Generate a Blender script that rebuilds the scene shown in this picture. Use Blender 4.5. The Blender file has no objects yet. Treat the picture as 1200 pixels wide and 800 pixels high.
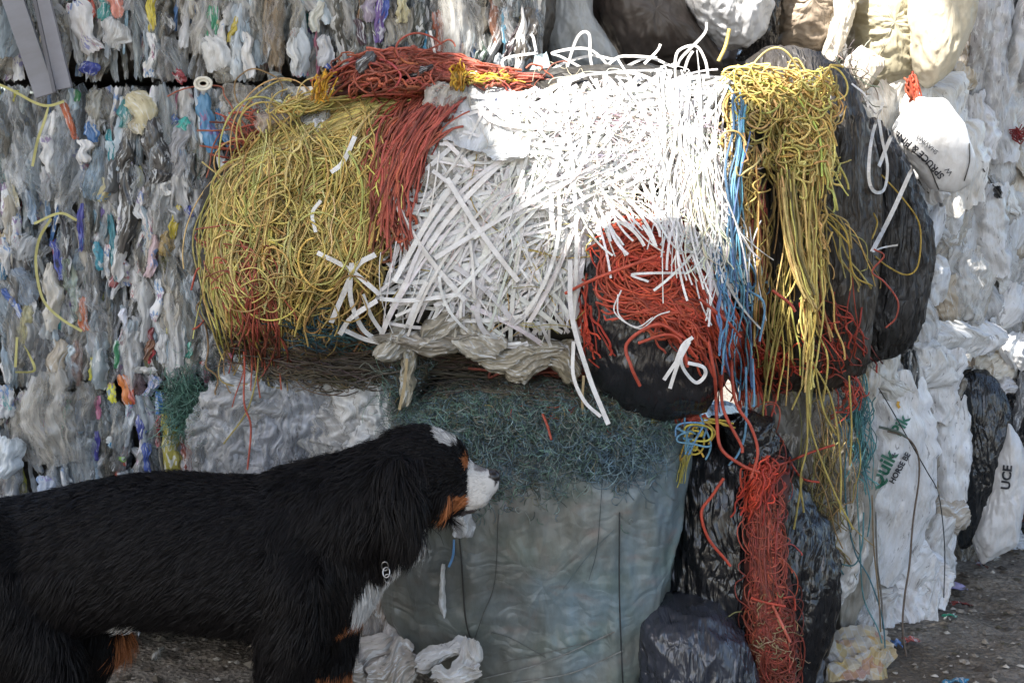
import bpy, math, random
import numpy as np
from mathutils import Vector
from mathutils.bvhtree import BVHTree

random.seed(7)
R = np.random.default_rng(11)
S = bpy.context.scene
COL = S.collection

# ------------------------------------------------------------------ camera
F = 1620.0; PITCH = math.radians(7.0); CH = 1.35
cam_d = bpy.data.cameras.new('camera'); cam = bpy.data.objects.new('camera', cam_d); COL.objects.link(cam)
cam_d.sensor_width = 36; cam_d.lens = 36*F/1200; cam_d.clip_end = 500; cam_d.clip_start = 0.05
cam.location = (0, 0, CH); cam.rotation_euler = (math.radians(90)-PITCH, 0, 0)
S.camera = cam
# ------------------------------------------------------------------ world, sun, exposure
SUN = Vector((-0.42, -0.50, 0.76)).normalized()
elev = math.asin(SUN.z); az = math.atan2(SUN.x, SUN.y)
w = bpy.data.worlds.new('World'); S.world = w; w.use_nodes = True
nt = w.node_tree; bg = nt.nodes['Background']
sky = nt.nodes.new('ShaderNodeTexSky'); sky.sky_type = 'NISHITA'; sky.sun_disc = False
sky.sun_elevation = elev; sky.sun_rotation = az; sky.air_density = 1.0; sky.dust_density = 2.5; sky.ozone_density = 0.8
nt.links.new(sky.outputs[0], bg.inputs[0]); bg.inputs[1].default_value = 0.128
sl = bpy.data.lights.new('sun', 'SUN'); sl.energy = 5.0; sl.angle = math.radians(0.9); sl.color = (1, .95, .88)
so = bpy.data.objects.new('sun', sl); COL.objects.link(so)
so.rotation_euler = SUN.to_track_quat('Z', 'Y').to_euler(); so.location = (-4, -5, 9)
S.view_settings.view_transform = 'Standard'; S.view_settings.look = 'None'
S.view_settings.exposure = 1.75; S.view_settings.gamma = 1
S.render.engine = 'CYCLES'
S.cycles.transparent_max_bounces = 12; S.cycles.max_bounces = 6
S.cycles.diffuse_bounces = 3; S.cycles.glossy_bounces = 3

# ------------------------------------------------------------------ helpers
def P(px, py, Y):
    px = np.asarray(px, float); py = np.asarray(py, float); Y = np.asarray(Y, float)
    a = (px-600)/F; b = (400-py)/F
    dy = math.cos(PITCH) + b*math.sin(PITCH); dz = -math.sin(PITCH) + b*math.cos(PITCH)
    t = Y/dy
    return np.stack(np.broadcast_arrays(a*t, Y+0*t, CH + dz*t), -1)
def lin(h):
    h = h.lstrip('#'); v = np.array([int(h[i:i+2], 16)/255 for i in (0, 2, 4)])
    return np.where(v <= .04045, v/12.92, ((v+.055)/1.055)**2.4)
def _h(ix, iy, iz, s):
    h = (ix.astype(np.uint32)*np.uint32(374761393) + iy.astype(np.uint32)*np.uint32(668265263) + iz.astype(np.uint32)*np.uint32(2147483647) + np.uint32((s*974711+17) % 4294967295))
    h = (h ^ (h >> np.uint32(13)))*np.uint32(1274126177); h = h ^ (h >> np.uint32(16))
    h = h*np.uint32(2246822519); h ^= h >> np.uint32(15)
    return h
GR = np.array([[1,1,0],[-1,1,0],[1,-1,0],[-1,-1,0],[1,0,1],[-1,0,1],[1,0,-1],[-1,0,-1],[0,1,1],[0,-1,1],[0,1,-1],[0,-1,-1]], float)
def pn(p, s=0):
    p = np.asarray(p, float); i = np.floor(p).astype(np.int64); f = p-i
    u = f*f*f*(f*(f*6-15)+10); out = 0
    for dx in (0, 1):
        for dy in (0, 1):
            for dz in (0, 1):
                g = GR[_h(i[..., 0]+dx+4096, i[..., 1]+dy+4096, i[..., 2]+dz+4096, s) % 12]
                d = g[..., 0]*(f[..., 0]-dx)+g[..., 1]*(f[..., 1]-dy)+g[..., 2]*(f[..., 2]-dz)
                wx = u[..., 0] if dx else 1-u[..., 0]; wy = u[..., 1] if dy else 1-u[..., 1]; wz = u[..., 2] if dz else 1-u[..., 2]
                out = out + d*wx*wy*wz
    return out
def fbm(p, s=0, o=3):
    a = 1; r = 0
    for k in range(o): r = r+a*pn(p*2**k, s+k); a *= .5
    return r
def ridge(p, s=0, o=3):
    a = 1; r = 0
    for k in range(o): r = r+a*(.35-np.abs(pn(p*2.03**k, s+k))*1.4); a *= .52
    return r

def mesh_obj(name, V, Q, mats, parent=None, col=None, uv=None, mi=None, smooth=True, loc=None):
    V = np.asarray(V, float).reshape(-1, 3); Q = np.asarray(Q, np.int32)
    k = Q.shape[1]
    me = bpy.data.meshes.new(name)
    o = bpy.data.objects.new(name, me); COL.objects.link(o)
    base = np.zeros(3)
    if parent is not None:
        o.parent = parent; pr = parent
        while pr is not None: base += np.array(pr.location); pr = pr.parent
    elif loc is not None:
        base = np.array(loc, float); o.location = loc
    me.vertices.add(len(V)); me.vertices.foreach_set('co', (V-base).astype(np.float32).ravel())
    me.loops.add(Q.size); me.loops.foreach_set('vertex_index', Q.ravel())
    me.polygons.add(len(Q)); me.polygons.foreach_set('loop_start', np.arange(0, Q.size, k, dtype=np.int32))
    me.polygons.foreach_set('loop_total', np.full(len(Q), k, np.int32))
    for m in (mats if isinstance(mats, (list, tuple)) else [mats]): me.materials.append(m)
    if mi is not None: me.polygons.foreach_set('material_index', np.asarray(mi, np.int32))
    if isinstance(mats, bpy.types.Material) and mats.name.startswith('flat_plastic'): smooth = False
    me.polygons.foreach_set('use_smooth', np.full(len(Q), smooth))
    if col is not None:
        col = np.broadcast_to(np.asarray(col, float), (len(V), 3))
        a = me.color_attributes.new('Col', 'FLOAT_COLOR', 'POINT')
        a.data.foreach_set('color', np.concatenate([col, np.ones((len(V), 1))], 1).astype(np.float32).ravel())
    if uv is not None:
        l = me.uv_layers.new(name='UVMap'); l.data.foreach_set('uv', np.asarray(uv, np.float32)[Q.ravel()].ravel())
    me.update(calc_edges=True); me.validate()
    return o
class Acc:
    def __init__(s): s.V = []; s.Q = []; s.C = []; s.U = []; s.M = []; s.n = 0
    def add(s, V, Q, col, uv=None, mi=0):
        V = V.reshape(-1, 3); s.V.append(V); s.Q.append(Q+s.n); s.n += len(V)
        s.C.append(np.broadcast_to(col, (len(V), 3))); s.U.append(np.zeros((len(V), 2)) if uv is None else uv)
        s.M.append(np.full(len(Q), mi))
    def build(s, name, mats, parent=None, **k):
        if not s.V: return None
        return mesh_obj(name, np.concatenate(s.V), np.concatenate(s.Q), mats, parent, col=np.concatenate(s.C), uv=np.concatenate(s.U), mi=np.concatenate(s.M), **k)
def grid_q(a, b, wrap=False):
    i = np.arange(a-1)[:, None]*b; bb = b if wrap else b-1
    j = np.arange(bb)[None]; j2 = (j+1) % b
    return np.stack([i+j, i+j2, i+b+j2, i+b+j], -1).reshape(-1, 4)
def empty(name, loc, label, cat, group=None):
    o = bpy.data.objects.new(name, None); COL.objects.link(o); o.location = loc; o.empty_display_size = .1
    return tag(o, label, cat, group)
def tag(o, label, cat, group=None, kind=None):
    if label: o['label'] = label
    if cat: o['category'] = cat
    if group: o['group'] = group
    if kind: o['kind'] = kind
    return o
def stuff(o):
    if o: o['kind'] = 'stuff'
    return o
# tubes / straps: pts (N,M,3)
def tube(acc, pts, a, b=None, col=(.5, .5, .5), sides=5, twist=None, taper=False, mi=0):
    pts = np.asarray(pts, float)
    if pts.ndim == 2: pts = pts[None]
    N, M = pts.shape[:2]; a = np.broadcast_to(np.asarray(a, float), (N,)); b = a if b is None else np.broadcast_to(np.asarray(b, float), (N,))
    T = np.gradient(pts, axis=1); T /= np.linalg.norm(T, axis=2, keepdims=True)+1e-9
    ref = np.array([0, -1, 0.15]); n = ref - (T@ref)[..., None]*T; ln = np.linalg.norm(n, axis=2, keepdims=True)
    n = np.where(ln < .1, np.cross(T, [1, 0, 0]), n); n /= np.linalg.norm(n, axis=2, keepdims=True)+1e-9
    s = np.cross(T, n)
    if twist is not None:
        c_, s_ = np.cos(twist)[..., None], np.sin(twist)[..., None]
        n, s = n*c_+s*s_, s*c_-n*s_
    th = np.arange(sides)/sides*2*math.pi + (math.pi/4 if sides == 4 else 0)
    k = 1.0
    tp = np.ones(M)
    if taper: tp = np.clip(np.minimum(np.linspace(0, 8, M)+.35, np.linspace(8, 0, M)+.35), 0, 1)
    V = pts[:, :, None] + (s[:, :, None]*np.cos(th)[None, None, :, None]*a[:, None, None, None] + n[:, :, None]*np.sin(th)[None, None, :, None]*b[:, None, None, None])*tp[None, :, None, None]
    q = grid_q(M, sides, True)
    Q = (q[None]+(np.arange(N)*M*sides)[:, None, None]).reshape(-1, 4)
    col = np.asarray(col, float)
    C = np.broadcast_to(col if col.ndim == 1 else col[:, None, :], (N, M*sides, 3)).reshape(-1, 3) if col.ndim < 3 else None
    L = np.cumsum(np.linalg.norm(np.gradient(pts, axis=1), axis=2), axis=1)
    U = np.stack([np.broadcast_to(th/6.28, (N, M, sides))*.02, np.broadcast_to(L[:, :, None]+R.random((N, 1, 1))*9, (N, M, sides))], -1).reshape(-1, 2)
    acc.add(V.reshape(-1, 3), Q, C, U, mi)
def bez(p, M):
    """p (N,K,2) control points -> smooth catmull-rom-ish via bezier of degree K-1"""
    N, K = p.shape[:2]; t = np.linspace(0, 1, M)
    out = 0
    for i in range(K): out = out + math.comb(K-1, i)*(t**i*(1-t)**(K-1-i))[None, :, None]*p[:, i][:, None]
    return out
def crom(ctrl, M):
    c = np.asarray(ctrl, float); K = len(c); d = c.shape[1]
    cc = np.concatenate([[2*c[0]-c[1]], c, [2*c[-1]-c[-2]]]); t = np.linspace(0, K-1-1e-6, M); i = t.astype(int); f = (t-i)[:, None]
    p0, p1, p2, p3 = cc[i], cc[i+1], cc[i+2], cc[i+3]
    return .5*((2*p1)+(-p0+p2)*f+(2*p0-5*p1+4*p2-p3)*f**2+(-p0+3*p1-3*p2+p3)*f**3)
def wig(N, M, amp, freq=2.5):
    t = np.linspace(0, 1, M)[None, :]; o = np.zeros((N, M)); fs = .35+.65*R.random((N, 1))
    for k in range(3):
        o += np.sin((t*fs*freq*(k*.8+.6)+R.random((N, 1)))*6.283)*R.normal(size=(N, 1))/(k+1)**1.3
    return o*amp
def jit(n, ctrl, sd, M=26, wa=3.0, wf=2.2, trim=.25, common=.6):
    """n pixel-space curves around a control polygon"""
    c = np.asarray(ctrl, float)[None]; K = c.shape[1]
    sd = np.asarray(sd, float)
    p = c + R.normal(size=(n, 1, 2))*sd*common + R.normal(size=(n, K, 2))*sd*(1-common*.6)
    q = bez(p, M)
    a = R.random((n, 1))*trim; b = 1-R.random((n, 1))*trim
    t = (a+(b-a)*np.linspace(0, 1, M)[None])*(M-1); i = np.clip(t.astype(int), 0, M-2); f = (t-i)[..., None]
    q = np.take_along_axis(q, i[..., None].repeat(2, 2), 1)*(1-f)+np.take_along_axis(q, (i+1)[..., None].repeat(2, 2), 1)*f
    q[..., 0] += wig(n, M, wa, wf); q[..., 1] += wig(n, M, wa, wf)
    return q
def colvar(c, n, v=.18, h=.06):
    c = lin(c) if isinstance(c, str) else np.asarray(c)
    return np.clip(c[None]*(1+R.normal(size=(n, 1))*v)*(1+R.normal(size=(n, 3))*h), .005, .9)
class Depth:
    """depth of built surfaces on a coarse pixel grid (so twine lies on them)"""
    def __init__(s, objs, default, x0=-80, x1=1280, y0=-80, y1=880, st=5, blur=1):
        bpy.context.view_layer.update(); trees = []
        for o in objs:
            n = len(o.data.vertices); v = np.empty(n*3, np.float32); o.data.vertices.foreach_get('co', v); v = v.reshape(-1, 3)
            M = np.array(o.matrix_world); v = v@M[:3, :3].T+M[:3, 3]
            trees.append(BVHTree.FromPolygons(v.tolist(), [tuple(p.vertices) for p in o.data.polygons]))
        s.x0, s.y0, s.st = x0, y0, st
        xs = np.arange(x0, x1+1, st); ys = np.arange(y0, y1+1, st)
        D = np.full((len(ys), len(xs)), 1e3); org = Vector((0, 0, CH))
        for j, y in enumerate(ys):
            pr = P(xs, y, 3.0)
            for i in range(len(xs)):
                d = Vector(pr[i])-org; d.normalize()
                for t in trees:
                    h = t.ray_cast(org, d)
                    if h[0] is not None and h[0].y < D[j, i]: D[j, i] = h[0].y
        D[D > 100] = default
        for _ in range(blur):
            E = np.pad(D, 1, mode='edge'); D = (E[:-2, 1:-1]+E[2:, 1:-1]+E[1:-1, :-2]+E[1:-1, 2:]+2*E[1:-1, 1:-1])/6
        s.D = D
    def __call__(s, px, py):
        fx = np.clip((np.asarray(px)-s.x0)/s.st, 0, s.D.shape[1]-1.001); fy = np.clip((np.asarray(py)-s.y0)/s.st, 0, s.D.shape[0]-1.001)
        i = fx.astype(int); j = fy.astype(int); u = fx-i; v = fy-j; D = s.D
        return D[j, i]*(1-u)*(1-v)+D[j, i+1]*u*(1-v)+D[j+1, i]*(1-u)*v+D[j+1, i+1]*u*v

# ------------------------------------------------------------------ materials
def mat(name):
    m = bpy.data.materials.new(name); m.use_nodes = True; n = m.node_tree
    return m, n, n.nodes['Principled BSDF'], n.nodes['Material Output']
def N_(n, t, **k):
    o = n.nodes.new(t)
    for a, b in k.items():
        if a in o.inputs: o.inputs[a].default_value = b
        else: setattr(o, a, b)
    return o
def mapped(n, sc, kind='UV', rot=0):
    tc = N_(n, 'ShaderNodeTexCoord'); mp = N_(n, 'ShaderNodeMapping'); mp.inputs['Scale'].default_value = sc
    mp.inputs['Rotation'].default_value = (0, 0, rot)
    n.links.new(tc.outputs[kind], mp.inputs[0]); return mp.outputs[0]
def mult(n, a, b, fac=1.0, mode='MULTIPLY'):
    m = N_(n, 'ShaderNodeMix'); m.data_type = 'RGBA'; m.blend_type = mode
    if isinstance(fac, (int, float)): m.inputs['Factor'].default_value = fac
    else: n.links.new(fac, m.inputs['Factor'])
    for k, s in ((6, a), (7, b)):
        if isinstance(s, tuple): m.inputs[k].default_value = (*s, 1)
        else: n.links.new(s, m.inputs[k])
    return m.outputs[2]
def ramp(n, src, stops):
    r = N_(n, 'ShaderNodeValToRGB'); e = r.color_ramp.elements
    while len(e) < len(stops): e.new(.5)
    for i, (p, c) in enumerate(stops):
        e[i].position = p; e[i].color = (*((c,)*3 if isinstance(c, (int, float)) else c), 1)
    n.links.new(src, r.inputs[0]); return r.outputs[0]
def film(name, rough=.32, clear=0.0, printed=False, wr=(210, 16, 1), bump=.55, dirt=.3, kind='UV', dist=.004, spec=.5, fold=.5):
    m, n, b, out = mat(name)
    at = N_(n, 'ShaderNodeAttribute', attribute_name='Col')
    wv = N_(n, 'ShaderNodeTexNoise', Scale=7.0, Detail=2.0); n.links.new(mapped(n, (1, 1, 1), kind), wv.inputs[0])
    def warp(src, amt):
        q = N_(n, 'ShaderNodeVectorMath', operation='MULTIPLY_ADD'); n.links.new(wv.outputs[1], q.inputs[0]); q.inputs[1].default_value = (amt,)*3; n.links.new(src, q.inputs[2]); return q.outputs[0]
    n1 = N_(n, 'ShaderNodeTexNoise', Scale=1.0, Detail=3.0, Roughness=.6, noise_type='RIDGED_MULTIFRACTAL'); n.links.new(warp(mapped(n, wr, kind), 5.0), n1.inputs[0])
    n2 = N_(n, 'ShaderNodeTexVoronoi', Scale=1.0, feature='DISTANCE_TO_EDGE'); n.links.new(warp(mapped(n, tuple(x*.38 for x in wr), kind, .35), 4.0), n2.inputs['Vector'])
    n3 = N_(n, 'ShaderNodeTexNoise', Scale=1.0, Detail=4.0, Roughness=.6); n.links.new(warp(mapped(n, tuple(x*.3 for x in wr), kind, -.3), 3.0), n3.inputs[0])
    md = N_(n, 'ShaderNodeMath', operation='MULTIPLY_ADD'); n.links.new(n2.outputs[0], md.inputs[0]); md.inputs[1].default_value = fold*2; n.links.new(n3.outputs[0], md.inputs[2])
    me_ = N_(n, 'ShaderNodeMath', operation='MULTIPLY_ADD'); n.links.new(n1.outputs[0], me_.inputs[0]); me_.inputs[1].default_value = .3; n.links.new(md.outputs[0], me_.inputs[2])
    bp = N_(n, 'ShaderNodeBump', Strength=bump, Distance=dist); n.links.new(me_.outputs[0], bp.inputs['Height'])
    n.links.new(bp.outputs[0], b.inputs['Normal'])
    dn = N_(n, 'ShaderNodeTexNoise', Scale=16.0, Detail=7.0, Roughness=.72)
    n.links.new(mapped(n, (1, .4, 1), kind), dn.inputs[0])
    dr = ramp(n, dn.outputs[0], [(.36, (1-dirt, 1-dirt*1.12, 1-dirt*1.3)), (.6, 1.0)])
    c = mult(n, at.outputs[0], dr)
    if name == 'plastic_film':
        ln = N_(n, 'ShaderNodeTexNoise', Scale=60.0, Detail=4.0, Roughness=.6, Distortion=1.0); n.links.new(mapped(n, (1.4, .35, 1), kind), ln.inputs[0])
        c = mult(n, c, (.62, .64, .65), ramp(n, ln.outputs[0], [(.56, 0.0), (.60, .65)]), 'MIX')
        c = mult(n, c, (.05, .05, .055), ramp(n, ln.outputs[0], [(.34, .55), (.38, 0.0)]), 'MIX')
    if printed:
        pv = N_(n, 'ShaderNodeTexVoronoi', Scale=34.0); n.links.new(mapped(n, (1, .7, 1), kind), pv.inputs['Vector'])
        pn_ = N_(n, 'ShaderNodeTexNoise', Scale=120.0, Detail=3.0, Distortion=.6); n.links.new(mapped(n, (1.3, .6, 1), kind), pn_.inputs[0])
        pm = N_(n, 'ShaderNodeTexNoise', Scale=16.0, Detail=1.0); n.links.new(mapped(n, (1, 1, 1), kind), pm.inputs[0])
        hs = ramp(n, pv.outputs['Color'], [(0, (.05, .09, .33)), (.3, (.04, .2, .45)), (.55, (.2, .1, .3)), (.75, (.4, .1, .1)), (.9, (.06, .28, .28))])
        f = N_(n, 'ShaderNodeMath', operation='MULTIPLY')
        n.links.new(ramp(n, pn_.outputs[0], [(.5, 0.0), (.53, .9)]), f.inputs[0]); n.links.new(ramp(n, pm.outputs[0], [(.5, 0.0), (.54, .85)]), f.inputs[1])
        c = mult(n, c, hs, f.outputs[0], 'MIX')
    n.links.new(c, b.inputs['Base Color'])
    b.inputs['Roughness'].default_value = rough; b.inputs['Specular IOR Level'].default_value = spec
    if clear > 0:
        tr = N_(n, 'ShaderNodeBsdfTransparent'); mx = N_(n, 'ShaderNodeMixShader')
        n.links.new(b.outputs[0], mx.inputs[1]); n.links.new(tr.outputs[0], mx.inputs[2])
        f = ramp(n, n3.outputs[0], [(.35, clear*1.4), (.65, clear*.35)]); n.links.new(f, mx.inputs[0])
        n.links.new(mx.outputs[0], out.inputs[0])
    return m
M_film = film('plastic_film', rough=.25, bump=.7, spec=.6)
M_clear = film('clear_plastic_film', rough=.16, clear=.5, spec=.8, bump=.8)
M_print = film('printed_plastic_film', printed=True)
M_black = film('black_plastic_film', rough=.22, wr=(130, 14, 1), bump=1.0, dirt=.3, dist=.009, spec=.6)
M_dusty = film('dusty_black_film', rough=.42, wr=(150, 4, 1), bump=1.0, dirt=.45, dist=.012, spec=.4, fold=.9)
M_sack = film('woven_sack', rough=.42, wr=(42, 12, 1), bump=.4, dirt=.22, dist=.006)
M_blue = film('grey_blue_wrap', rough=.36, wr=(22, 46, 1), bump=.5, dirt=.3, dist=.006, fold=.9)
M_veil = film('thin_clear_film', rough=.13, clear=.95, spec=1.0, bump=1.0, wr=(170, 14, 1), dist=.006)
FM = [M_film, M_clear, M_print, M_veil]
def twine_mat(name, rough=.5, sc=(200, 160, 1), bump=.5, dirt=.42):
    m, n, b, out = mat(name)
    at = N_(n, 'ShaderNodeAttribute', attribute_name='Col')
    wv = N_(n, 'ShaderNodeTexWave', Scale=1.0, Distortion=2.0, bands_direction='DIAGONAL'); n.links.new(mapped(n, sc), wv.inputs[0])
    bp = N_(n, 'ShaderNodeBump', Strength=bump, Distance=.001); n.links.new(wv.outputs[0], bp.inputs['Height']); n.links.new(bp.outputs[0], b.inputs['Normal'])
    dn = N_(n, 'ShaderNodeTexNoise', Scale=32.0, Detail=6.0, Roughness=.7); n.links.new(mapped(n, (1, 1, 1), 'Object'), dn.inputs[0])
    n.links.new(mult(n, at.outputs[0], ramp(n, dn.outputs[0], [(.35, (1-dirt, 1-dirt*1.1, 1-dirt*1.2)), (.6, 1.0)])), b.inputs['Base Color'])
    b.inputs['Roughness'].default_value = rough
    return m
M_twine = twine_mat('plastic_twine')
M_strap = twine_mat('flat_plastic_strap', rough=.35, sc=(900, 6, 1), bump=.25, dirt=.22)
M_fibre = twine_mat('frayed_fibre', rough=.8, bump=0)
def plain(name, c, rough=.6, metal=0, spec=.5):
    m, n, b, out = mat(name); b.inputs['Base Color'].default_value = (*c, 1); b.inputs['Roughness'].default_value = rough
    b.inputs['Metallic'].default_value = metal; b.inputs['Specular IOR Level'].default_value = spec
    return m
M_core = film('packed_dark_waste', rough=.6, wr=(9, 4, 9), kind='Object', bump=.8, dirt=.6, dist=.02)
M_ink = plain('black_ink', (.02, .022, .03), .5); M_green = plain('dark_green_ink', (.02, .13, .08), .5)
M_orange = plain('orange_ink', (.6, .25, .02), .5)
M_steel = plain('steel', (.35, .35, .35), .3, 1)

# ------------------------------------------------------------------ ground
def ground_h(x, y):
    p = np.stack([x, y, x*0], -1)
    far = np.clip((np.hypot(x, y-3)-9)/20, 0, 1)
    return (fbm(p*1.3, 5, 3)*.022 + fbm(p*9, 9, 3)*.010 + ridge(p*22, 3, 2)*.004)*(1-far)
gx = np.concatenate([-np.geomspace(400, 4, 30), np.linspace(-3.6, 4.2, 420), np.geomspace(4.6, 400, 30)])
gy = np.concatenate([-np.geomspace(400, 4, 20), np.linspace(-3, 1.8, 60), np.linspace(1.85, 6.5, 330), np.geomspace(7, 400, 30)])
GX, GY = np.meshgrid(gx, gy)
gz = ground_h(GX.ravel(), GY.ravel())-.005
m, n, b, out = mat('muddy_gravel')
t1 = N_(n, 'ShaderNodeTexNoise', Scale=6.0, Detail=8.0, Roughness=.7); n.links.new(mapped(n, (1, 1, 1), 'Object'), t1.inputs[0])
t2 = N_(n, 'ShaderNodeTexVoronoi', Scale=70.0); n.links.new(mapped(n, (1, 1, 1), 'Object'), t2.inputs['Vector'])
t3 = N_(n, 'ShaderNodeTexNoise', Scale=60.0, Detail=6.0, Roughness=.7); n.links.new(mapped(n, (1, 1, 1), 'Object'), t3.inputs[0])
c = ramp(n, t1.outputs[0], [(.3, (.125, .105, .082)), (.5, (.22, .19, .15)), (.7, (.33, .29, .24))])
c = mult(n, c, ramp(n, t3.outputs[0], [(.3, .5), (.7, 1.5)]))
t4 = N_(n, 'ShaderNodeTexNoise', Scale=1.7, Detail=5.0, Distortion=.8); n.links.new(mapped(n, (1, 1, 1), 'Object'), t4.inputs[0]); c = mult(n, c, ramp(n, t4.outputs[0], [(.4, (.55, .5, .44)), (.55, 1.0)]))
n.links.new(c, b.inputs['Base Color']); b.inputs['Roughness'].default_value = .85
bp = N_(n, 'ShaderNodeBump', Strength=.9, Distance=.012)
md = N_(n, 'ShaderNodeMath', operation='ADD'); n.links.new(t2.outputs[0], md.inputs[0]); n.links.new(t3.outputs[0], md.inputs[1]); n.links.new(md.outputs[0], bp.inputs['Height'])
n.links.new(bp.outputs[0], b.inputs['Normal'])
g = mesh_obj('ground', np.stack([GX.ravel(), GY.ravel(), gz], -1), grid_q(len(gy), len(gx)), m); g['kind'] = 'structure'
# pebbles and chips
def chips(name, n_, x, y, size, cols, label):
    a = Acc()
    base = np.array([[1, 0, 0], [.3, .9, 0], [-.8, .6, 0], [-.9, -.5, 0], [.2, -1, 0], [0, 0, .5]])
    x = np.asarray(x); y = np.asarray(y); z = ground_h(x, y)
    V = []; C = []; Q = []
    for i in range(n_):
        s = size*(.4+R.random()**2*1.5); an = R.random()*6.28; ca, sa = math.cos(an), math.sin(an)
        v = base*(1+R.normal(size=(6, 3))*.25)*s; v = np.stack([v[:, 0]*ca-v[:, 1]*sa, v[:, 0]*sa+v[:, 1]*ca, v[:, 2]], 1)
        v += [x[i], y[i], z[i]-.001]
        V.append(v); C.append(np.repeat(cols[R.integers(len(cols))][None]*(.7+.6*R.random()), 6, 0))
        k = 6*i; Q += [(k, k+1, k+5), (k+1, k+2, k+5), (k+2, k+3, k+5), (k+3, k+4, k+5), (k+4, k, k+5)]
    o = mesh_obj(name, np.concatenate(V), Q, M_fibre, col=np.concatenate(C), smooth=False)
    tag(o, label, 'gravel', kind='stuff'); return o
gc = [lin('8a8276'), lin('6b6458'), lin('9b958a'), lin('55503f'), lin('b3aea4')]
k = 9000
chips('gravel', k, R.uniform(-1.6, 2.6, k), R.uniform(1.7, 5.6, k), .007, gc, 'small grey stones and chips trodden into the muddy yard')

k = 1500
chips('gravel', k, R.uniform(-1.6, 2.6, k), R.uniform(1.7, 5.6, k), .014, [lin('#4a4238'), lin('#7a6f60'), lin('#5e5446'), lin('#8f8778'), lin('#3c362e')], 'larger brown stones and clods pressed into the yard dirt')
# ------------------------------------------------------------------ builders for plastic
def scrap(acc, c, w_, l_, ang, col, mi=0, bulge=.015, cr=.006, nu=9, nv=15, yaw=0, tilt=0, taper=.5, sway=.15, fr=(60, 9), pleat=None):
    u = np.linspace(-1, 1, nu)[None, :]; v = np.linspace(-1, 1, nv)[:, None]
    s1, s2, s3 = R.random(3)*100
    k = 1+R.integers(1, 5); sh = R.random()
    prof = (1-taper*np.abs(v)**k)
    if sh < .3: prof = prof*(.55+.45*np.abs(np.sin(v*1.5+s1)))
    pe = np.stack(np.broadcast_arrays(np.sign(u)*5+s1+u*.4, v*(1.2+l_*10)+s2, s3), -1)
    edge = fbm(pe, 3, 2)+.5*np.abs(pn(pe*np.array([1, 3.1, 1]), 9))
    ea = .5 if w_ < .05 else .22
    x = (u*prof*(1+ea*edge))*w_/2 + np.sin(v*2+s2)*sway*w_ + (.3 if w_ < .05 else .12)*w_*pn(np.stack(np.broadcast_arrays(0*u+s3, v*1.2+s1, s2), -1), 4)
    eb = np.clip(np.abs(v)*3-2, 0, 1)
    z = (v*(1+.12*pn(np.stack(np.broadcast_arrays(u*2.7+s2, 0*v, s1), -1), 5)))*l_/2 + eb*R.normal(size=(nv, nu))*.015*min(l_, .08)
    wob = .5*pn(np.stack(np.broadcast_arrays(u*w_*8+s2, v*l_*10, s1), -1), 2)
    pc = np.stack(np.broadcast_arrays(u*w_/2*fr[0]+s2+wob*2.5, v*l_/2*fr[1]+s3, s1), -1)
    y = -bulge*(1-np.abs(u)**3)*(1-.4*v**2) - cr*ridge(pc, int(s1), 2)*2.4 + bulge*.8*pn(pc*.35, 8)
    ca, sa = math.cos(ang), math.sin(ang)
    X = x*ca+z*sa; Z = -x*sa+z*ca
    X, Y_, Z = np.broadcast_arrays(X, y, Z)
    yaw = min(max(yaw, -.95), .95); tilt = min(max(tilt, -.9), 1.25)
    Y_ = Y_ + X*math.tan(yaw) + Z*math.tan(tilt)
    V = np.stack([X, Y_, Z], -1)+np.asarray(c)
    U = np.stack(np.broadcast_arrays(u*w_/2+s1, v*l_/2+s2), -1).reshape(-1, 2)
    acc.add(V.reshape(-1, 3), grid_q(nv, nu), col, U, mi)
def spxp(acc, px, py, Y, wpx, lpx, ang, col, mi=0, **k):
    s = Y/F; c = P(px, py, Y)
    scrap(acc, c, wpx*s, lpx*s, math.radians(ang), lin(col) if isinstance(col, str) else col, mi, **k)

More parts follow.
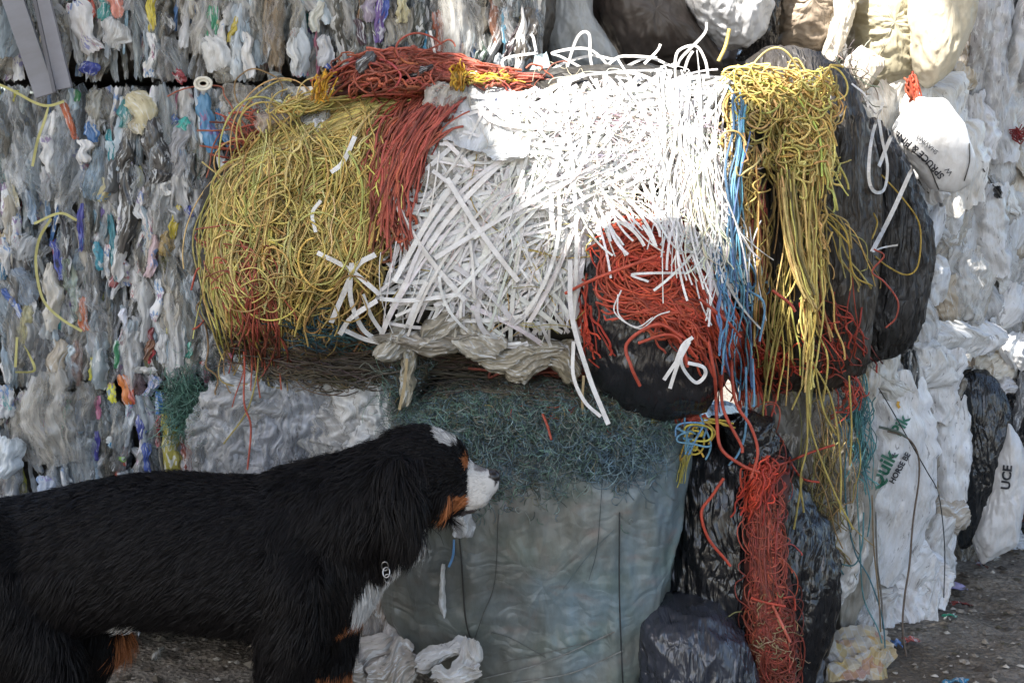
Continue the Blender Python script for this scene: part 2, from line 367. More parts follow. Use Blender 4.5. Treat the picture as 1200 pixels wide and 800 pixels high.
def bag(name, outline, Y, T, material, col, parent=None, crum=.02, fr=(12, 12, 3), fine=.006, ffr=(40, 40, 12), nt=150, npp=70, e=.8, q=1.0, back=None, seed=1, lean=0.0, loc=None, sag=0, label=None, cat=None, group=None, uvs=1.0):
    o = np.asarray(outline, float); o = np.concatenate([o, o[:1]])
    d = np.cumsum(np.r_[0, np.linalg.norm(np.diff(o, axis=0), axis=1)]); t = np.linspace(0, d[-1], nt, endpoint=False)
    ox = np.interp(t, d, o[:, 0]); oy = np.interp(t, d, o[:, 1])
    for _ in range(2):
        ox = (np.roll(ox, 1)+ox*2+np.roll(ox, -1))/4; oy = (np.roll(oy, 1)+oy*2+np.roll(oy, -1))/4
    cx, cy = ox.mean(), oy.mean()
    O = P(ox, oy, Y); C = P(cx, cy, Y)
    psi = np.linspace(0, math.pi, npp)[:, None]; psi[0] = 1e-5; psi[-1] = math.pi-1e-5
    r = np.sin(psi)**e; cs = np.cos(psi); dep = -np.sign(cs)*np.abs(cs)**q*np.where(cs > 0, T, back if back else T)
    D = (O-C)[None]; V = C+D*r[..., None]; V[..., 1] += dep
    V[..., 1] += lean*(V[..., 2]-C[2])
    rad = D/(np.linalg.norm(D, axis=-1, keepdims=True)+1e-6)
    nn = rad*(np.sin(psi)[..., None])*1.0; nn = nn+np.stack([0*dep, -cs*np.ones_like(dep), 0*dep], -1)
    nn = nn/(np.linalg.norm(nn, axis=-1, keepdims=True)+1e-6)
    h = ridge(V*np.array(fr), seed, 3)*crum + ridge(V*np.array(ffr), seed+7, 3)*fine
    V = V+nn*h[..., None]
    U = np.stack([V[..., 0]*uvs, V[..., 2]*uvs], -1).reshape(-1, 2)
    col = lin(col) if isinstance(col, str) else np.asarray(col)
    cv = np.broadcast_to(col, V.shape).reshape(-1, 3)
    base = None
    if parent is None: base = tuple(P(cx, cy, Y)); base = (base[0], base[1], V[..., 2].min())
    ob = mesh_obj(name, V.reshape(-1, 3), grid_q(npp, nt, True), material, parent, col=cv, uv=U, loc=base)
    if label: tag(ob, label, cat, group)
    return ob
def boxcore(name, x0, x1, y0, y1, z0, z1, parent, col='#3c3a36', amp=.03, p=6, seed=2, rot=0, res=70, m=None, fr=5, ffr=None):
    th = np.linspace(0, 2*math.pi, res*2, endpoint=False)[None]; ph = np.linspace(.03, math.pi-.03, res)[:, None]
    def sp(v): return np.sign(v)*np.abs(v)**(2/p)
    X = sp(np.cos(th))*sp(np.sin(ph)); Y_ = sp(np.sin(th))*sp(np.sin(ph)); Z = sp(np.cos(ph))*np.ones_like(th)
    c = np.array([(x0+x1)/2, (y0+y1)/2, (z0+z1)/2]); hs = np.array([(x1-x0)/2, (y1-y0)/2, (z1-z0)/2])
    V = np.stack([X, Y_, Z], -1)*hs; nrm = V/(np.linalg.norm(V, axis=-1, keepdims=True))
    V += nrm*(ridge((V+c)*fr, seed, 4)*amp)[..., None]
    if rot:
        ca, sa = math.cos(rot), math.sin(rot); V = np.stack([V[..., 0]*ca-V[..., 1]*sa, V[..., 0]*sa+V[..., 1]*ca, V[..., 2]], -1)
    V += c
    return mesh_obj(name, V.reshape(-1, 3), grid_q(res, res*2, True), m or M_core, parent, col=lin(col), uv=V[..., [0, 2]].reshape(-1, 2))
def build_scraps(lst, parent, mats=FM, name='plastic_scrap', cap=95, rest='packed_scraps'):
    """lst of (area, Acc): the biggest become parts, the rest one stuff part"""
    lst.sort(key=lambda t: -t[0])
    for a in lst[:cap]: a[1].build(name if len(a) < 3 or not a[2] else a[2], mats, parent)
    if len(lst) > cap:
        r = Acc()
        for t in lst[cap:]:
            for V, Q, C, U, Mi in zip(t[1].V, t[1].Q, t[1].C, t[1].U, t[1].M):
                r.V.append(V); r.Q.append(Q+r.n); r.C.append(C); r.U.append(U); r.M.append(Mi); r.n += len(V)
        stuff(r.build(rest, mats, parent))
GREYS = ['#a0a4a6', '#babec0', '#d0d3d4', '#8a8d8a', '#a8a59a', '#7c7f80', '#c0bcb2', '#dee0e2', '#98a4aa', '#62645f', '#b4bec6', '#c8d0d6', '#e4e6e8', '#c4d4e0', '#dfe6ec', '#b0c4d2']
HUES = ['#2f6fb0', '#1d3f9a', '#2a9a9e', '#1f8f62', '#c9c05a', '#d8d84a', '#c84a2a', '#8a2030', '#e0e4ea', '#1a1b1e', '#201f22', '#7f9fc0', '#5c3f8e', '#d77a9a', '#8f6a45', '#86b0c8', '#d8d2b0', '#4a4f56', '#bfae86']
def fill_film(lst, x0, x1, z0, z1, Yf, n, wr=(.010, .045), lr=(.05, .2), hue=.17, angsd=8, depth=.05, greys=GREYS, pr=.13, cl=.45, cr=.005):
    for i in range(n):
        big = R.random() < .07
        x = R.uniform(x0, x1); z = R.uniform(z0, z1)
        w_ = wr[0]+(wr[1]-wr[0])*R.random()**1.5; l_ = lr[0]+(lr[1]-lr[0])*R.random()**1.2
        if big: w_ = R.uniform(.05, .09); l_ = R.uniform(.1, .3)
        z = np.clip(z, z0+l_*.45, z1-l_*.45)
        t = R.random()
        if t < hue and not big: col = lin(HUES[R.integers(len(HUES))])*.8+.06; mi = 0; w_ *= .7; l_ *= .8
        else:
            col = lin(greys[R.integers(len(greys))])*(.5+.65*R.random()); mi = 1 if (R.random() < cl or big) else 0
            if R.random() < pr and not big: mi = 2; col = lin('#dcdfe2')
        Y = Yf+R.uniform(-depth, depth)*.8
        if big: Y = Yf-depth*.6*R.random()
        a = Acc(); scrap(a, (x, Y, z), w_, l_, math.radians(R.normal()*angsd), col, mi, bulge=min(w_, .05)*(.1+.45*R.random()), cr=cr*(.6+R.random()*1.2), nu=21 if big else 9, nv=27 if big else 17, yaw=R.normal()*.4, tilt=R.normal()*.12, taper=.1+.7*R.random(), sway=R.normal()*.2, fr=(85, 5))
        lst.append((w_*l_*(1.6 if Y < 3.74 else .6), a))
def veil(lst, x0, x1, z0, z1, Y, n):
    for i in range(n):
        w_ = R.uniform(.03, .10); l_ = R.uniform(.14, .3); a = Acc(); x = R.uniform(x0, x1); z = np.clip(R.uniform(z0, z1), z0+l_*.45, z1-l_*.45)
        scrap(a, (x, Y+R.uniform(0, .03), z), w_, l_, math.radians(R.normal()*14), lin(['#c8ccd0', '#d4d6d8', '#b8bec4', '#c8c4b8'][i % 4]), 3, bulge=.015, cr=.005, nu=23, nv=29, yaw=R.normal()*.2, taper=.15+.5*R.random(), sway=R.normal()*.2, fr=(80, 5))
        lst.append((w_*l_*.5, a, 'clear_film_scrap'))
def Zp(py, Y): return float(P(600, py, Y)[2])
def Xp(px, Y): return float(P(px, 400, Y)[0])

# ------------------------------------------------------------------ left stack: three crushed film bales
YL = 3.72
zt0, zt1 = Zp(92, YL), Zp(92, YL)+.80
zm0, zm1 = Zp(448, YL), Zp(106, YL)
def landmarks(lst, items, Y0=YL):
    for it in items:
        px, py, w_, l_, ang, col = it[:6]; w_ = w_*.88; col = lin(col)*.82+.18*np.array([.2, .2, .2]); mi = it[6] if len(it) > 6 else 0; nm = it[7] if len(it) > 7 else None; dy = it[8] if len(it) > 8 else -.052
        a = Acc(); k = dict(bulge=min(w_*Y0/F*.25, .02), cr=.0045, nu=15, nv=23, taper=.35, sway=.08, fr=(70, 12))
        spxp(a, px, py, Y0+dy, w_, l_, ang, col, mi, **k); lst.append((10, a, nm))
# top bale
top = empty('film_bale', (Xp(300, YL), YL+.5, zt0), 'topmost left bale of crushed clear and coloured plastic film, above the twine bale', 'bale', 'bales of crushed plastic film')
boxcore('packed_core', Xp(-120, YL), Xp(630, YL), YL+.03, YL+1.15, zt0, zt1, top, seed=3, p=9, amp=.02)
L = []
fill_film(L, Xp(-110, YL), Xp(625, YL), zt0, zt0+.42, YL-.01, 900)
veil(L, Xp(-110, YL), Xp(600, YL), zt0, zt0+.42, YL-.05, 22)
fill_film(L, Xp(-110, YL), Xp(625, YL), zt0+.4, zt1, YL-.01, 120, wr=(.05, .1), lr=(.15, .3))
landmarks(L, [(100, 32, 38, 62, -20, '#e6e8ec', 2), (178, 65, 20, 50, 5, '#eceef0', 2), (105, 80, 26, 15, 15, '#2a3fa0'), (135, 40, 46, 30, 30, '#c4c8cc'), (178, 18, 11, 44, 3, '#d8c83a'), (138, 8, 16, 26, -5, '#e09080'), (122, 14, 20, 20, 40, '#2a9090'), (250, 40, 16, 62, -3, '#1f8f62'), (236, 30, 26, 66, 6, '#c9c9c4', 1), (252, 62, 34, 40, -20, '#d6dadc', 0), (290, 65, 14, 52, -4, '#e6e8ea'), (273, 35, 8, 30, 20, '#c8b83a'), (195, 28, 16, 28, 0, '#26262a'), (195, 70, 26, 50, 0, '#8e9094', 1), (350, 62, 26, 54, -6, '#dfe8f0', 2), (345, 62, 14, 34, -6, '#eaf0f4', 0, None, -.08), (380, 60, 18, 36, 10, '#c4c8d0'), (382, 75, 8, 14, -20, '#2c49a8'), (322, 35, 28, 85, 2, '#a08c70', 1), (372, 20, 16, 34, 10, '#d8dcd4'), (445, 22, 16, 55, 6, '#6a4aa0'), (450, 8, 12, 40, 10, '#2f52b4'), (432, 10, 18, 30, 0, '#a8a0b8'), (422, 38, 10, 30, -20, '#4a3040'), (470, 14, 20, 26, 0, '#cfc9a0', 0), (490, 32, 14, 54, 10, '#39423c'), (515, 45, 16, 60, -8, '#9a4a2a', 0, None, -.05), (533, 36, 40, 86, -10, '#c8c8c4', 1, 'draped_film', -.09), (555, 28, 20, 60, -18, '#b4b4b0', 1), (500, 48, 8, 22, 0, '#3aa0d0'), (563, 65, 18, 32, 10, '#2e4a3c'), (592, 30, 10, 40, 0, '#4a90b0'), (580, 25, 12, 50, -5, '#8a5a40'), (600, 50, 10, 40, 25, '#3c2c34'), (615, 40, 22, 60, 5, '#4c4640'), (262, 88, 22, 20, 0, '#b8b4a8', 1), (210, 88, 20, 12, 60, '#9a2a34'), (60, 10, 30, 60, -30, '#a0a09a', 1)])
build_scraps(L, top)
# two grey profile boards sticking out top left
def board(c0, c1, wpx, Y, th=.012, cc='#83858d'):
    a = Acc(); p = np.linspace(0, 1, 12)[:, None]; q = np.array(c0)*(1-p)+np.array(c1)*p
    pts = P(q[:, 0], q[:, 1], Y); tube(a, pts, wpx*Y/F*.7, th, lin(cc), sides=4); return a
m_board = film('grey_board', rough=.6, wr=(60, 4, 1), bump=.3, dirt=.2)
bd = board((2, -40), (54, 112), 24, YL-.12).build('grey_board', m_board, top, smooth=False)
board((38, -50), (76, 104), 17, YL-.10, cc='#8f9099').build('grey_board', m_board, top, smooth=False)
board((30, -50), (64, 108), 4, YL-.145, th=.006, cc='#5f6068').build('grey_board', m_board, top, smooth=False)
# middle bale
mid = empty('film_bale', (Xp(110, YL), YL+.5, zm0), 'middle left bale of crushed plastic film, left of the yellow twine', 'bale', 'bales of crushed plastic film')
boxcore('packed_core', Xp(-130, YL), Xp(330, YL), YL+.03, YL+1.15, zm0, zm1, mid, seed=8, p=9, amp=.02)
L = []
fill_film(L, Xp(-120, YL), Xp(325, YL), zm0, zm1, YL-.01, 1150)
veil(L, Xp(-120, YL), Xp(250, YL), zm0, zm1, YL-.05, 26)
landmarks(L, [(110, 100+25, 22, 40, 10, '#a9a89c', 1), (82, 142, 12, 45, -15, '#c8683a'), (90, 112, 8, 14, 0, '#2a8a58'), (108, 155, 18, 24, -20, '#3f78b8'), (146, 133, 14, 34, 10, '#2a8f96'), (129, 170, 9, 36, -4, '#2a9aa8'), (165, 128, 34, 42, -35, '#d0c8a4'), (163, 145, 20, 24, 10, '#d8d2b8'), (98, 177, 21, 26, 0, '#e2e2e2', 0, 'plastic_lid', -.07), (112, 205, 28, 58, 10, '#7f9db4', 1), (145, 180, 20, 70, 12, '#1c1d20', 0, 'black_film_scrap'), (150, 250, 22, 90, 4, '#18191b', 0, 'black_film_scrap'), (183, 175, 34, 72, -3, '#212226', 0, 'black_film_scrap'), (186, 207, 26, 16, 0, '#303134'), (203, 140, 14, 12, 0, '#3a5f9a'), (216, 145, 16, 16, 0, '#36b0a8'), (244, 145, 20, 66, -14, '#4f93c4', 2), (262, 150, 12, 46, -18, '#4a86b8', 0), (280, 130, 56, 60, 10, '#b4b0a6', 1, 'bunched_film'), (210, 175, 24, 60, 14, '#b9bcc4', 1), (122, 222, 22, 28, 0, '#cfc99c', 2), (133, 290, 10, 76, -3, '#22808f'), (115, 300, 11, 34, 0, '#2b9ab8'), (95, 265, 12, 54, 6, '#3a3fa0', 2), (96, 270, 8, 50, 8, '#3c45a8'), (67, 305, 12, 46, -8, '#3a4aa8'), (30, 290, 34, 32, 20, '#c4ccd4', 1), (28, 335, 34, 44, -20, '#8ea0b4', 1), (4, 300, 20, 44, -10, '#d6dade', 2), (3, 318, 12, 20, 0, '#206a90'), (98, 368, 14, 40, -10, '#c86a3a'), (84, 340, 18, 74, -4, '#9ab0a4', 1), (178, 300, 14, 50, 12, '#e0c8d0', 2), (205, 260, 12, 40, 12, '#c8b83c'), (195, 285, 20, 30, 0, '#b89c58', 1), (222, 248, 9, 14, 0, '#3448a8'), (222, 285, 16, 64, 6, '#8494a0', 1), (162, 245, 16, 22, 0, '#dfe4e8', 2), (165, 215, 8, 40, 0, '#b0b070'), (172, 250, 14, 60, -6, '#e4e0e0', 2), (190, 220, 22, 18, 0, '#dcdcd8', 0), (55, 215, 14, 40, 0, '#e2e4e8', 1), (15, 355, 10, 40, -30, '#3a62b0'), (30, 380, 16, 46, 10, '#c4c08c', 1), (145, 372, 10, 22, 0, '#dde2f0', 0), (225, 210, 9, 60, 5, '#2c3030', 0), (235, 330, 12, 50, 0, '#2c2e34', 0), (255, 350, 14, 70, -4, '#2a3a88', 0), (108, 432, 10, 28, 8, '#d8d850'), (136, 415, 8, 34, 2, '#20905c'), (175, 410, 12, 26, 20, '#8a5a38'), (178, 418, 7, 18, 20, '#b02a34'), (190, 408, 14, 34, 5, '#dde0e4'), (222, 410, 8, 20, 10, '#28a08c'), (240, 410, 10, 18, 0, '#e2e4e4'), (45, 425, 26, 60, 3, '#6c7076', 1), (68, 430, 24, 66, 2, '#b7ad9c', 0), (90, 425, 14, 54, 0, '#8f6a5c', 1), (115, 408, 16, 40, -20, '#b8bec6', 1), (155, 400, 24, 60, 0, '#c0c4c8', 1), (170, 433, 34, 8, 90-88, '#d8d8d4'), (238, 425, 8, 6, 0, '#c84a3a')])
build_scraps(L, mid)
a = Acc()
def pxs(ctrl, Y, M=30): q = crom(ctrl, M); return P(q[:, 0], q[:, 1], Y if np.isscalar(Y) else Y(q[:, 0], q[:, 1]))
for ctrl in ([(-30, 88), (10, 104), (40, 120), (57, 124), (75, 119)], [(57, 124), (52, 142), (44, 165), (38, 195)], [(60, 256), (46, 280), (42, 310), (50, 350), (70, 372), (96, 388)], [(40, 262), (70, 250), (90, 258)], [(18, 436), (40, 434), (34, 415), (28, 405)], [(20, 395), (18, 430)]):
    a = Acc(); tube(a, pxs(ctrl, YL-.12), .0048, .0008, lin('#b4b06e'), sides=4, twist=wig(1, 30, .6, 1)); a.build('yellow_strap', M_strap, mid)
# white round cup rim between the bales
a = Acc(); th = np.linspace(0, 2*math.pi, 26)
for rr, dd in ((10, 0), (6, .006)):
    pts = P(238+math.cos(.3)*rr*np.cos(th), 98+rr*.7*np.sin(th), YL-.11+dd); tube(a, pts, .004, .003, lin('#dfdccf'), sides=6)
cup = a.build('cup_rim', M_strap, mid)
# bottom left bale
low = empty('film_bale', (Xp(150, YL), YL+.5, 0), 'bottom left bale of crushed plastic film and big clear bags behind the dog', 'bale', 'bales of crushed plastic film')
boxcore('packed_core', Xp(-130, YL), Xp(500, YL), YL+.08, YL+1.15, .02, zm0-.035, low, seed=13, p=9, amp=.02)
L = []
fill_film(L, Xp(-120, YL), Xp(470, YL), .10, zm0-.035, YL-.01, 900)
veil(L, Xp(-120, YL), Xp(440, YL), .2, zm0-.01, YL-.05, 20)
landmarks(L, [(40, 500, 60, 90, 0, '#a8a8a4', 1, 'clear_bag'), (60, 490, 70, 110, -10, '#adaca6', 1, 'clear_bag', -.09), (8, 535, 40, 50, 8, '#c9d4dc', 0, 'white_sheet', -.1), (12, 570, 30, 44, 0, '#b4bcc4', 1), (5, 470, 24, 40, 0, '#c4c8cc', 2), (54, 568, 26, 24, 0, '#b8c8e0', 2), (115, 477, 9, 28, 6, '#cc7aa0'), (148, 456, 16, 36, -10, '#d87a2a'), (154, 462, 8, 24, -12, '#b84a2a', 0, None, -.07), (132, 460, 12, 24, 0, '#d8d83a', 2), (165, 500, 13, 30, -3, '#2c3f98'), (113, 522, 11, 36, 4, '#3c3a98'), (172, 535, 12, 36, -4, '#2c50a8'), (186, 500, 7, 50, 6, '#b0283a'), (187, 472, 12, 28, 10, '#2f78c0'), (198, 520, 22, 78, 0, '#a8a040', 0, 'yellow_green_film'), (93, 488, 12, 40, 0, '#8098b0'), (72, 468, 14, 16, 0, '#2e3450'), (100, 475, 40, 60, 0, '#8c8c88', 1), (140, 500, 20, 60, 0, '#9ea4a6', 1), (180, 452, 20, 26, 10, '#c4c4d8', 2), (150, 478, 12, 20, 0, '#c8dce8', 2), (130, 515, 9, 9, 0, '#d8e0e4', 0), (130, 520, 9, 8, 0, '#3a98c8'), (100, 540, 34, 60, 5, '#98a4ac', 1), (142, 538, 12, 7, 0, '#88b838'), (160, 450, 18, 26, 0, '#8c7478', 1), (218, 530, 14, 60, 2, '#7a3026', 0)])
for it in [(300, 500, 110, 120, 25, '#b2b4b6', 1), (270, 520, 90, 120, 40, '#a8aaac', 1), (340, 500, 70, 150, 0, '#a9adb4', 1), (325, 520, 60, 110, -8, '#a4a8b0', 1), (420, 480, 80, 110, 10, '#c8c8c6', 0), (400, 510, 90, 90, -20, '#c2c0bc', 1), (445, 500, 60, 110, 0, '#c6c8c8', 0), (375, 460, 80, 50, 60, '#bdbab4', 0), (290, 450, 60, 40, 50, '#b8bcc0', 0), (380, 560, 120, 90, 10, '#a8a8a4', 1), (455, 560, 60, 130, 0, '#a4a49e', 1)]:
    a = Acc(); spxp(a, *it[:6][:2], YL-.10+R.uniform(-.02, .02), it[2], it[3], it[4], it[5], it[6], bulge=.03, cr=.012, nu=28, nv=36, taper=.35, fr=(22, 14)); L.append((12, a, 'crumpled_bag'))
build_scraps(L, low)
# green net knot
def fuzz(n_, cx, cy, sx, sy, Yf, length, cols, r=.0009, curl=1.2, M=7, off=.02, acc=None, dirsd=3.14, dir0=0, clipf=None):
    a = acc or Acc(); px = R.normal(size=n_)*sx*.5+cx; py = R.normal(size=n_)*sy*.5+cy
    if clipf is not None: k = clipf(px, py); px, py = px[k], py[k]; n_ = len(px)
    if n_ == 0: return a
    an = dir0+R.normal(size=n_)*dirsd; cur = R.normal(size=n_)*curl
    t = np.linspace(0, 1, M); ang = an[:, None]+cur[:, None]*t*2+wig(n_, M, .25, 1.5); ln = length*(.5+R.random(n_))/(M-1)
    x = px[:, None]+np.cumsum(np.cos(ang), 1)*ln[:, None]; y = py[:, None]+np.cumsum(np.sin(ang), 1)*ln[:, None]
    Y = Yf(x, y) if callable(Yf) else Yf+0*x
    Y = Y-off*R.random((n_, 1))*(.3+np.sin(t*3.14)[None])
    ci = ((pn(np.stack([px*.022, py*.03, px*0+3], -1), 5)*1.6+.5+R.normal(size=n_)*.22)*len(cols)).astype(int) % len(cols); C = np.array([lin(c) for c in cols])[ci]*(.6+.8*R.random((n_, 1)))
    tube(a, P(x, y, Y), r, r, np.clip(C, 0, .9), sides=3)
    return a
stuff(fuzz(450, 215, 462, 16, 40, YL-.07, 30, ['#48705f', '#5f8578', '#34544b', '#6a9084'], r=.0009, off=.03, dir0=1.57, dirsd=.5).build('green_net', M_fibre, low))

# ------------------------------------------------------------------ main twine bale
XC, HX, ZC, HZ, YC, DY = -.07, .73, 1.235, .385, 3.86, .46
mb = empty('twine_bale', (XC, YC, ZC-HZ), 'big centre bale of tangled yellow and red twine and white straps, sunlit on top', 'bale')
th = np.linspace(0, 2*math.pi, 300, endpoint=False)[None]; ph = np.linspace(.02, math.pi-.02, 150)[:, None]
def sp(v, p): return np.sign(v)*np.abs(v)**(2/p)
# axis along X: cross-section in YZ with p 3.4, ends p 6
cx_ = sp(np.cos(ph), 7)*np.ones_like(th); rr = sp(np.sin(ph), 7)
V = np.stack([XC+HX*cx_, YC+DY*rr*sp(np.cos(th), 3.4), ZC+HZ*rr*sp(np.sin(th), 3.4)], -1)
dn = V-np.array([XC, YC, ZC]); dn[..., 0] *= .3; dn /= np.linalg.norm(dn, axis=-1, keepdims=True)
V = V+dn*(ridge(V*4, 21, 3)*.035+ridge(V*np.array([14, 14, 14]), 22, 2)*.008)[..., None]
cc = np.broadcast_to(lin('#3a3936'), V.shape).reshape(-1, 3)
fx_ = np.interp(V[..., 0], [-.85, -.6, -.4, -.2, 0], [.66, .80, .88, .95, 1.0]); zb_ = ZC-HZ; V[..., 2] = zb_+(V[..., 2]-zb_)*fx_
core = mesh_obj('packed_core', V.reshape(-1, 3), grid_q(150, 300, True), M_core, mb, col=cc, uv=V[..., [0, 2]].reshape(-1, 2))
DM = Depth([core], 3.62)
def lay(q, off=0.0, offr=.02, Yf=None, arch=0.0):
    """pixel curves (N,M,2) -> world, resting on surface with layered offsets"""
    if q.ndim == 2: q = q[None]
    Y = (Yf or DM)(q[..., 0], q[..., 1]); n_ = q.shape[0]
    t = np.linspace(0, 1, q.shape[1])[None]
    Y = Y-off-R.random((n_, 1))*offr-np.abs(wig(n_, q.shape[1], .004, 1.5))-arch*R.random((n_, 1))*np.sin(t*3.14)
    return P(q[..., 0], q[..., 1], Y)
# grey clear film draped over centre top and along the bottom of the bale
YEL = '#d2bf72'; RED = '#a85946'; WHT = '#dededd'; BLU = '#6a9dc0'; TEAL = '#4d8088'
L = []
for it in [(560, 130, 110, 90, 20, '#c8ccce', 0), (520, 160, 90, 110, 30, '#bcbab2', 1), (585, 112, 60, 40, 70, '#c2c8d8', 0), (578, 108, 44, 30, 40, '#b6c6dc', 2), (500, 200, 60, 110, 25, '#c4c4c0', 0),  (330, 120, 60, 50, 40, '#9aa0a0', 1), (370, 130, 50, 34, 60, '#c2c6c6', 1), (375, 150, 26, 20, 10, '#dfe3e6', 0), (560, 220, 46, 34, 60, '#b0a48e', 0), (330, 140, 50, 40, 20, '#b8a89c', 1), (748, 255, 54, 50, 30, '#c8b48c', 1)]:
    a = Acc(); Yy = float(DM(it[0], it[1])); tl = (float(DM(it[0], it[1]-20))-float(DM(it[0], it[1]+20)))/(40*Yy/F)
    spxp(a, it[0], it[1], Yy-.015, it[2], it[3], it[4], it[5], it[6], bulge=.03, cr=.010, nu=26, nv=30, taper=.3, fr=(24, 16), tilt=math.atan(np.clip(tl, 0, 3))); L.append((5, a, 'film_drape'))
for it in [(560, 395, 60, 46, 50, '#a8a396'), (610, 412, 100, 40, 5, '#a49e8e'), (615, 420, 60, 46, 5, '#a39c8b'), (520, 385, 34, 70, 60, '#9e998c'), (460, 400, 30, 50, 40, '#a5a093'), (478, 430, 17, 90, 3, '#a6a08e'), (500, 398, 120, 30, -4, '#8c867a'), (660, 425, 46, 40, 30, '#8d8674')]:
    a = Acc(); w_, l_ = (it[2], it[3]) if it[2] < it[3] else (it[3], it[2]); an = it[4] if it[2] < it[3] else it[4]+90
    spxp(a, it[0], it[1], min(float(DM(it[0], it[1])), 3.5)-.06, w_, l_, an, it[5], 0, bulge=.035, cr=.012, nu=22, nv=40, taper=.5, fr=(60, 8)); L.append((5, a, 'dirty_film_fold'))
build_scraps(L, mb)
def coils(n_, cx, cy, rx, ry, sd, M=34, arc=(2.5, 6.5), wob=3):
    c = np.stack([cx+R.normal(size=n_)*sd[0], cy+R.normal(size=n_)*sd[1]], -1)[:, None]
    t0 = R.random((n_, 1))*6.28; t = t0+np.linspace(0, 1, M)[None]*R.uniform(arc[0], arc[1], (n_, 1))
    k = (.45+.8*R.random((n_, 1))); rot = R.random((n_, 1))*1.6-.8
    x = np.cos(t)*rx*k; y = np.sin(t)*ry*k*(.5+.7*R.random((n_, 1)))
    q = np.stack([x*np.cos(rot)-y*np.sin(rot), x*np.sin(rot)+y*np.cos(rot)], -1)+c
    q[..., 0] += wig(n_, M, wob, 1.6); q[..., 1] += wig(n_, M, wob, 1.6); return q
# yellow twine, left half
a = Acc()
def add_tw(q, colr, r, off=.0, offr=.02, a_=None, Yf=None, v=.16, arch=.0, sides=5):
    n_ = q.shape[0]; tube(a_ if a_ is not None else a, lay(q, off, offr, Yf, arch), r*.8*(.7+.6*R.random(n_)), None, colvar(colr, n_, v+.1, .09), sides=sides)
add_tw(jit(190, [(525, 106), (420, 108), (325, 160), (266, 215), (258, 300)], (12, 13), wa=3, common=.5), YEL, .0025, .01, .04)
add_tw(jit(260, [(450, 125), (390, 140), (330, 190), (290, 270), (300, 390)], (26, 26), wa=4), YEL, .0025, .01, .04)
add_tw(jit(240, [(430, 175), (340, 170), (235, 220), (240, 310), (300, 400)], (18, 22), wa=4), YEL, .0025, .01, .05)
for k_ in range(34):   # loose hanks: each a few dozen strands that run together
    x0_, y0_ = R.uniform(290, 450), R.uniform(125, 230); dx_, dy_ = R.uniform(-60, 20), R.uniform(60, 190)
    sh_ = 50*R.normal(); c_ = [(x0_, y0_), (x0_+dx_*.4+sh_, y0_+dy_*.3), (x0_+dx_+sh_*.6, y0_+dy_*.75), (x0_+dx_, y0_+dy_)]
    c_ = [(min(max(x, 255), 460-max(0, (y-130)*.05)), y) for x, y in c_]
    add_tw(jit(26, c_, (9, 9), wa=3, trim=.3), ['#d2bf72', '#dccb84', '#c0a25c', '#ccb468'][k_ % 4], .0026, .02, .06)
for k_ in range(9):
    x0_, y0_ = R.uniform(285, 430), R.uniform(300, 400); add_tw(coils(8, x0_, y0_-20, R.uniform(16, 44), R.uniform(20, 50), (8, 10), arc=(2, 4.5)), '#b89e5c', .0025, .03, .06)
add_tw(jit(150, [(420, 180), (445, 210), (425, 270), (385, 300), (360, 320)], (14, 18), wa=3), YEL, .0024, .02, .05)
add_tw(jit(150, [(300, 210), (360, 240), (370, 270), (380, 295), (440, 300)], (28, 24), wa=4), YEL, .0024, .02, .04)
add_tw(jit(150, [(290, 260), (300, 330), (330, 330), (300, 400), (320, 430)], (34, 30), wa=5), '#a38c56', .0024, .0, .05)
add_tw(jit(130, [(400, 300), (420, 360), (400, 330), (390, 390), (400, 410)], (30, 26), wa=5), '#a38c56', .0024, .0, .05)
kq = lambda q: q[q[..., 0].min(1) > 240]
add_tw(kq(coils(110, 320, 250, 44, 58, (40, 50))), YEL, .0024, .02, .06)
add_tw(coils(60, 390, 235, 34, 50, (36, 40)), YEL, .0024, .02, .05)
add_tw(jit(40, [(352, 106), (320, 134), (330, 125), (370, 120), (440, 108)], (14, 6), wa=4), YEL, .0023, .03, .05)
stuff(a.build('yellow_twine_tangle', M_twine, mb))
a = Acc()
add_tw(jit(300, [(530, 112), (485, 135), (455, 190), (450, 235), (458, 285)], (20, 16), wa=2.5, trim=.5), RED, .0034, .045, .04)
add_tw(jit(60, [(500, 110), (450, 160), (420, 210)], (16, 14), wa=3), RED, .0032, .03, .04)
add_tw(jit(90, [(500, 150), (430, 210), (390, 240)], (18, 20), wa=4), RED, .003, -.005, .03)
add_tw(coils(16, 468, 262, 14, 32, (8, 12)), RED, .0045, .03, .03)
add_tw(jit(60, [(250, 300), (290, 280), (300, 340), (310, 350), (300, 450)], (26, 26), wa=6), RED, .0026, .03, .05)
add_tw(jit(30, [(300, 330), (340, 300), (350, 290)], (34, 24), wa=6), RED, .0026, .0, .03)
add_tw(jit(90, [(265, 160), (340, 150), (300, 220), (300, 300)], (26, 30), wa=6), RED, .0028, -.01, .02)
stuff(a.build('red_twine_tangle', M_twine, mb))
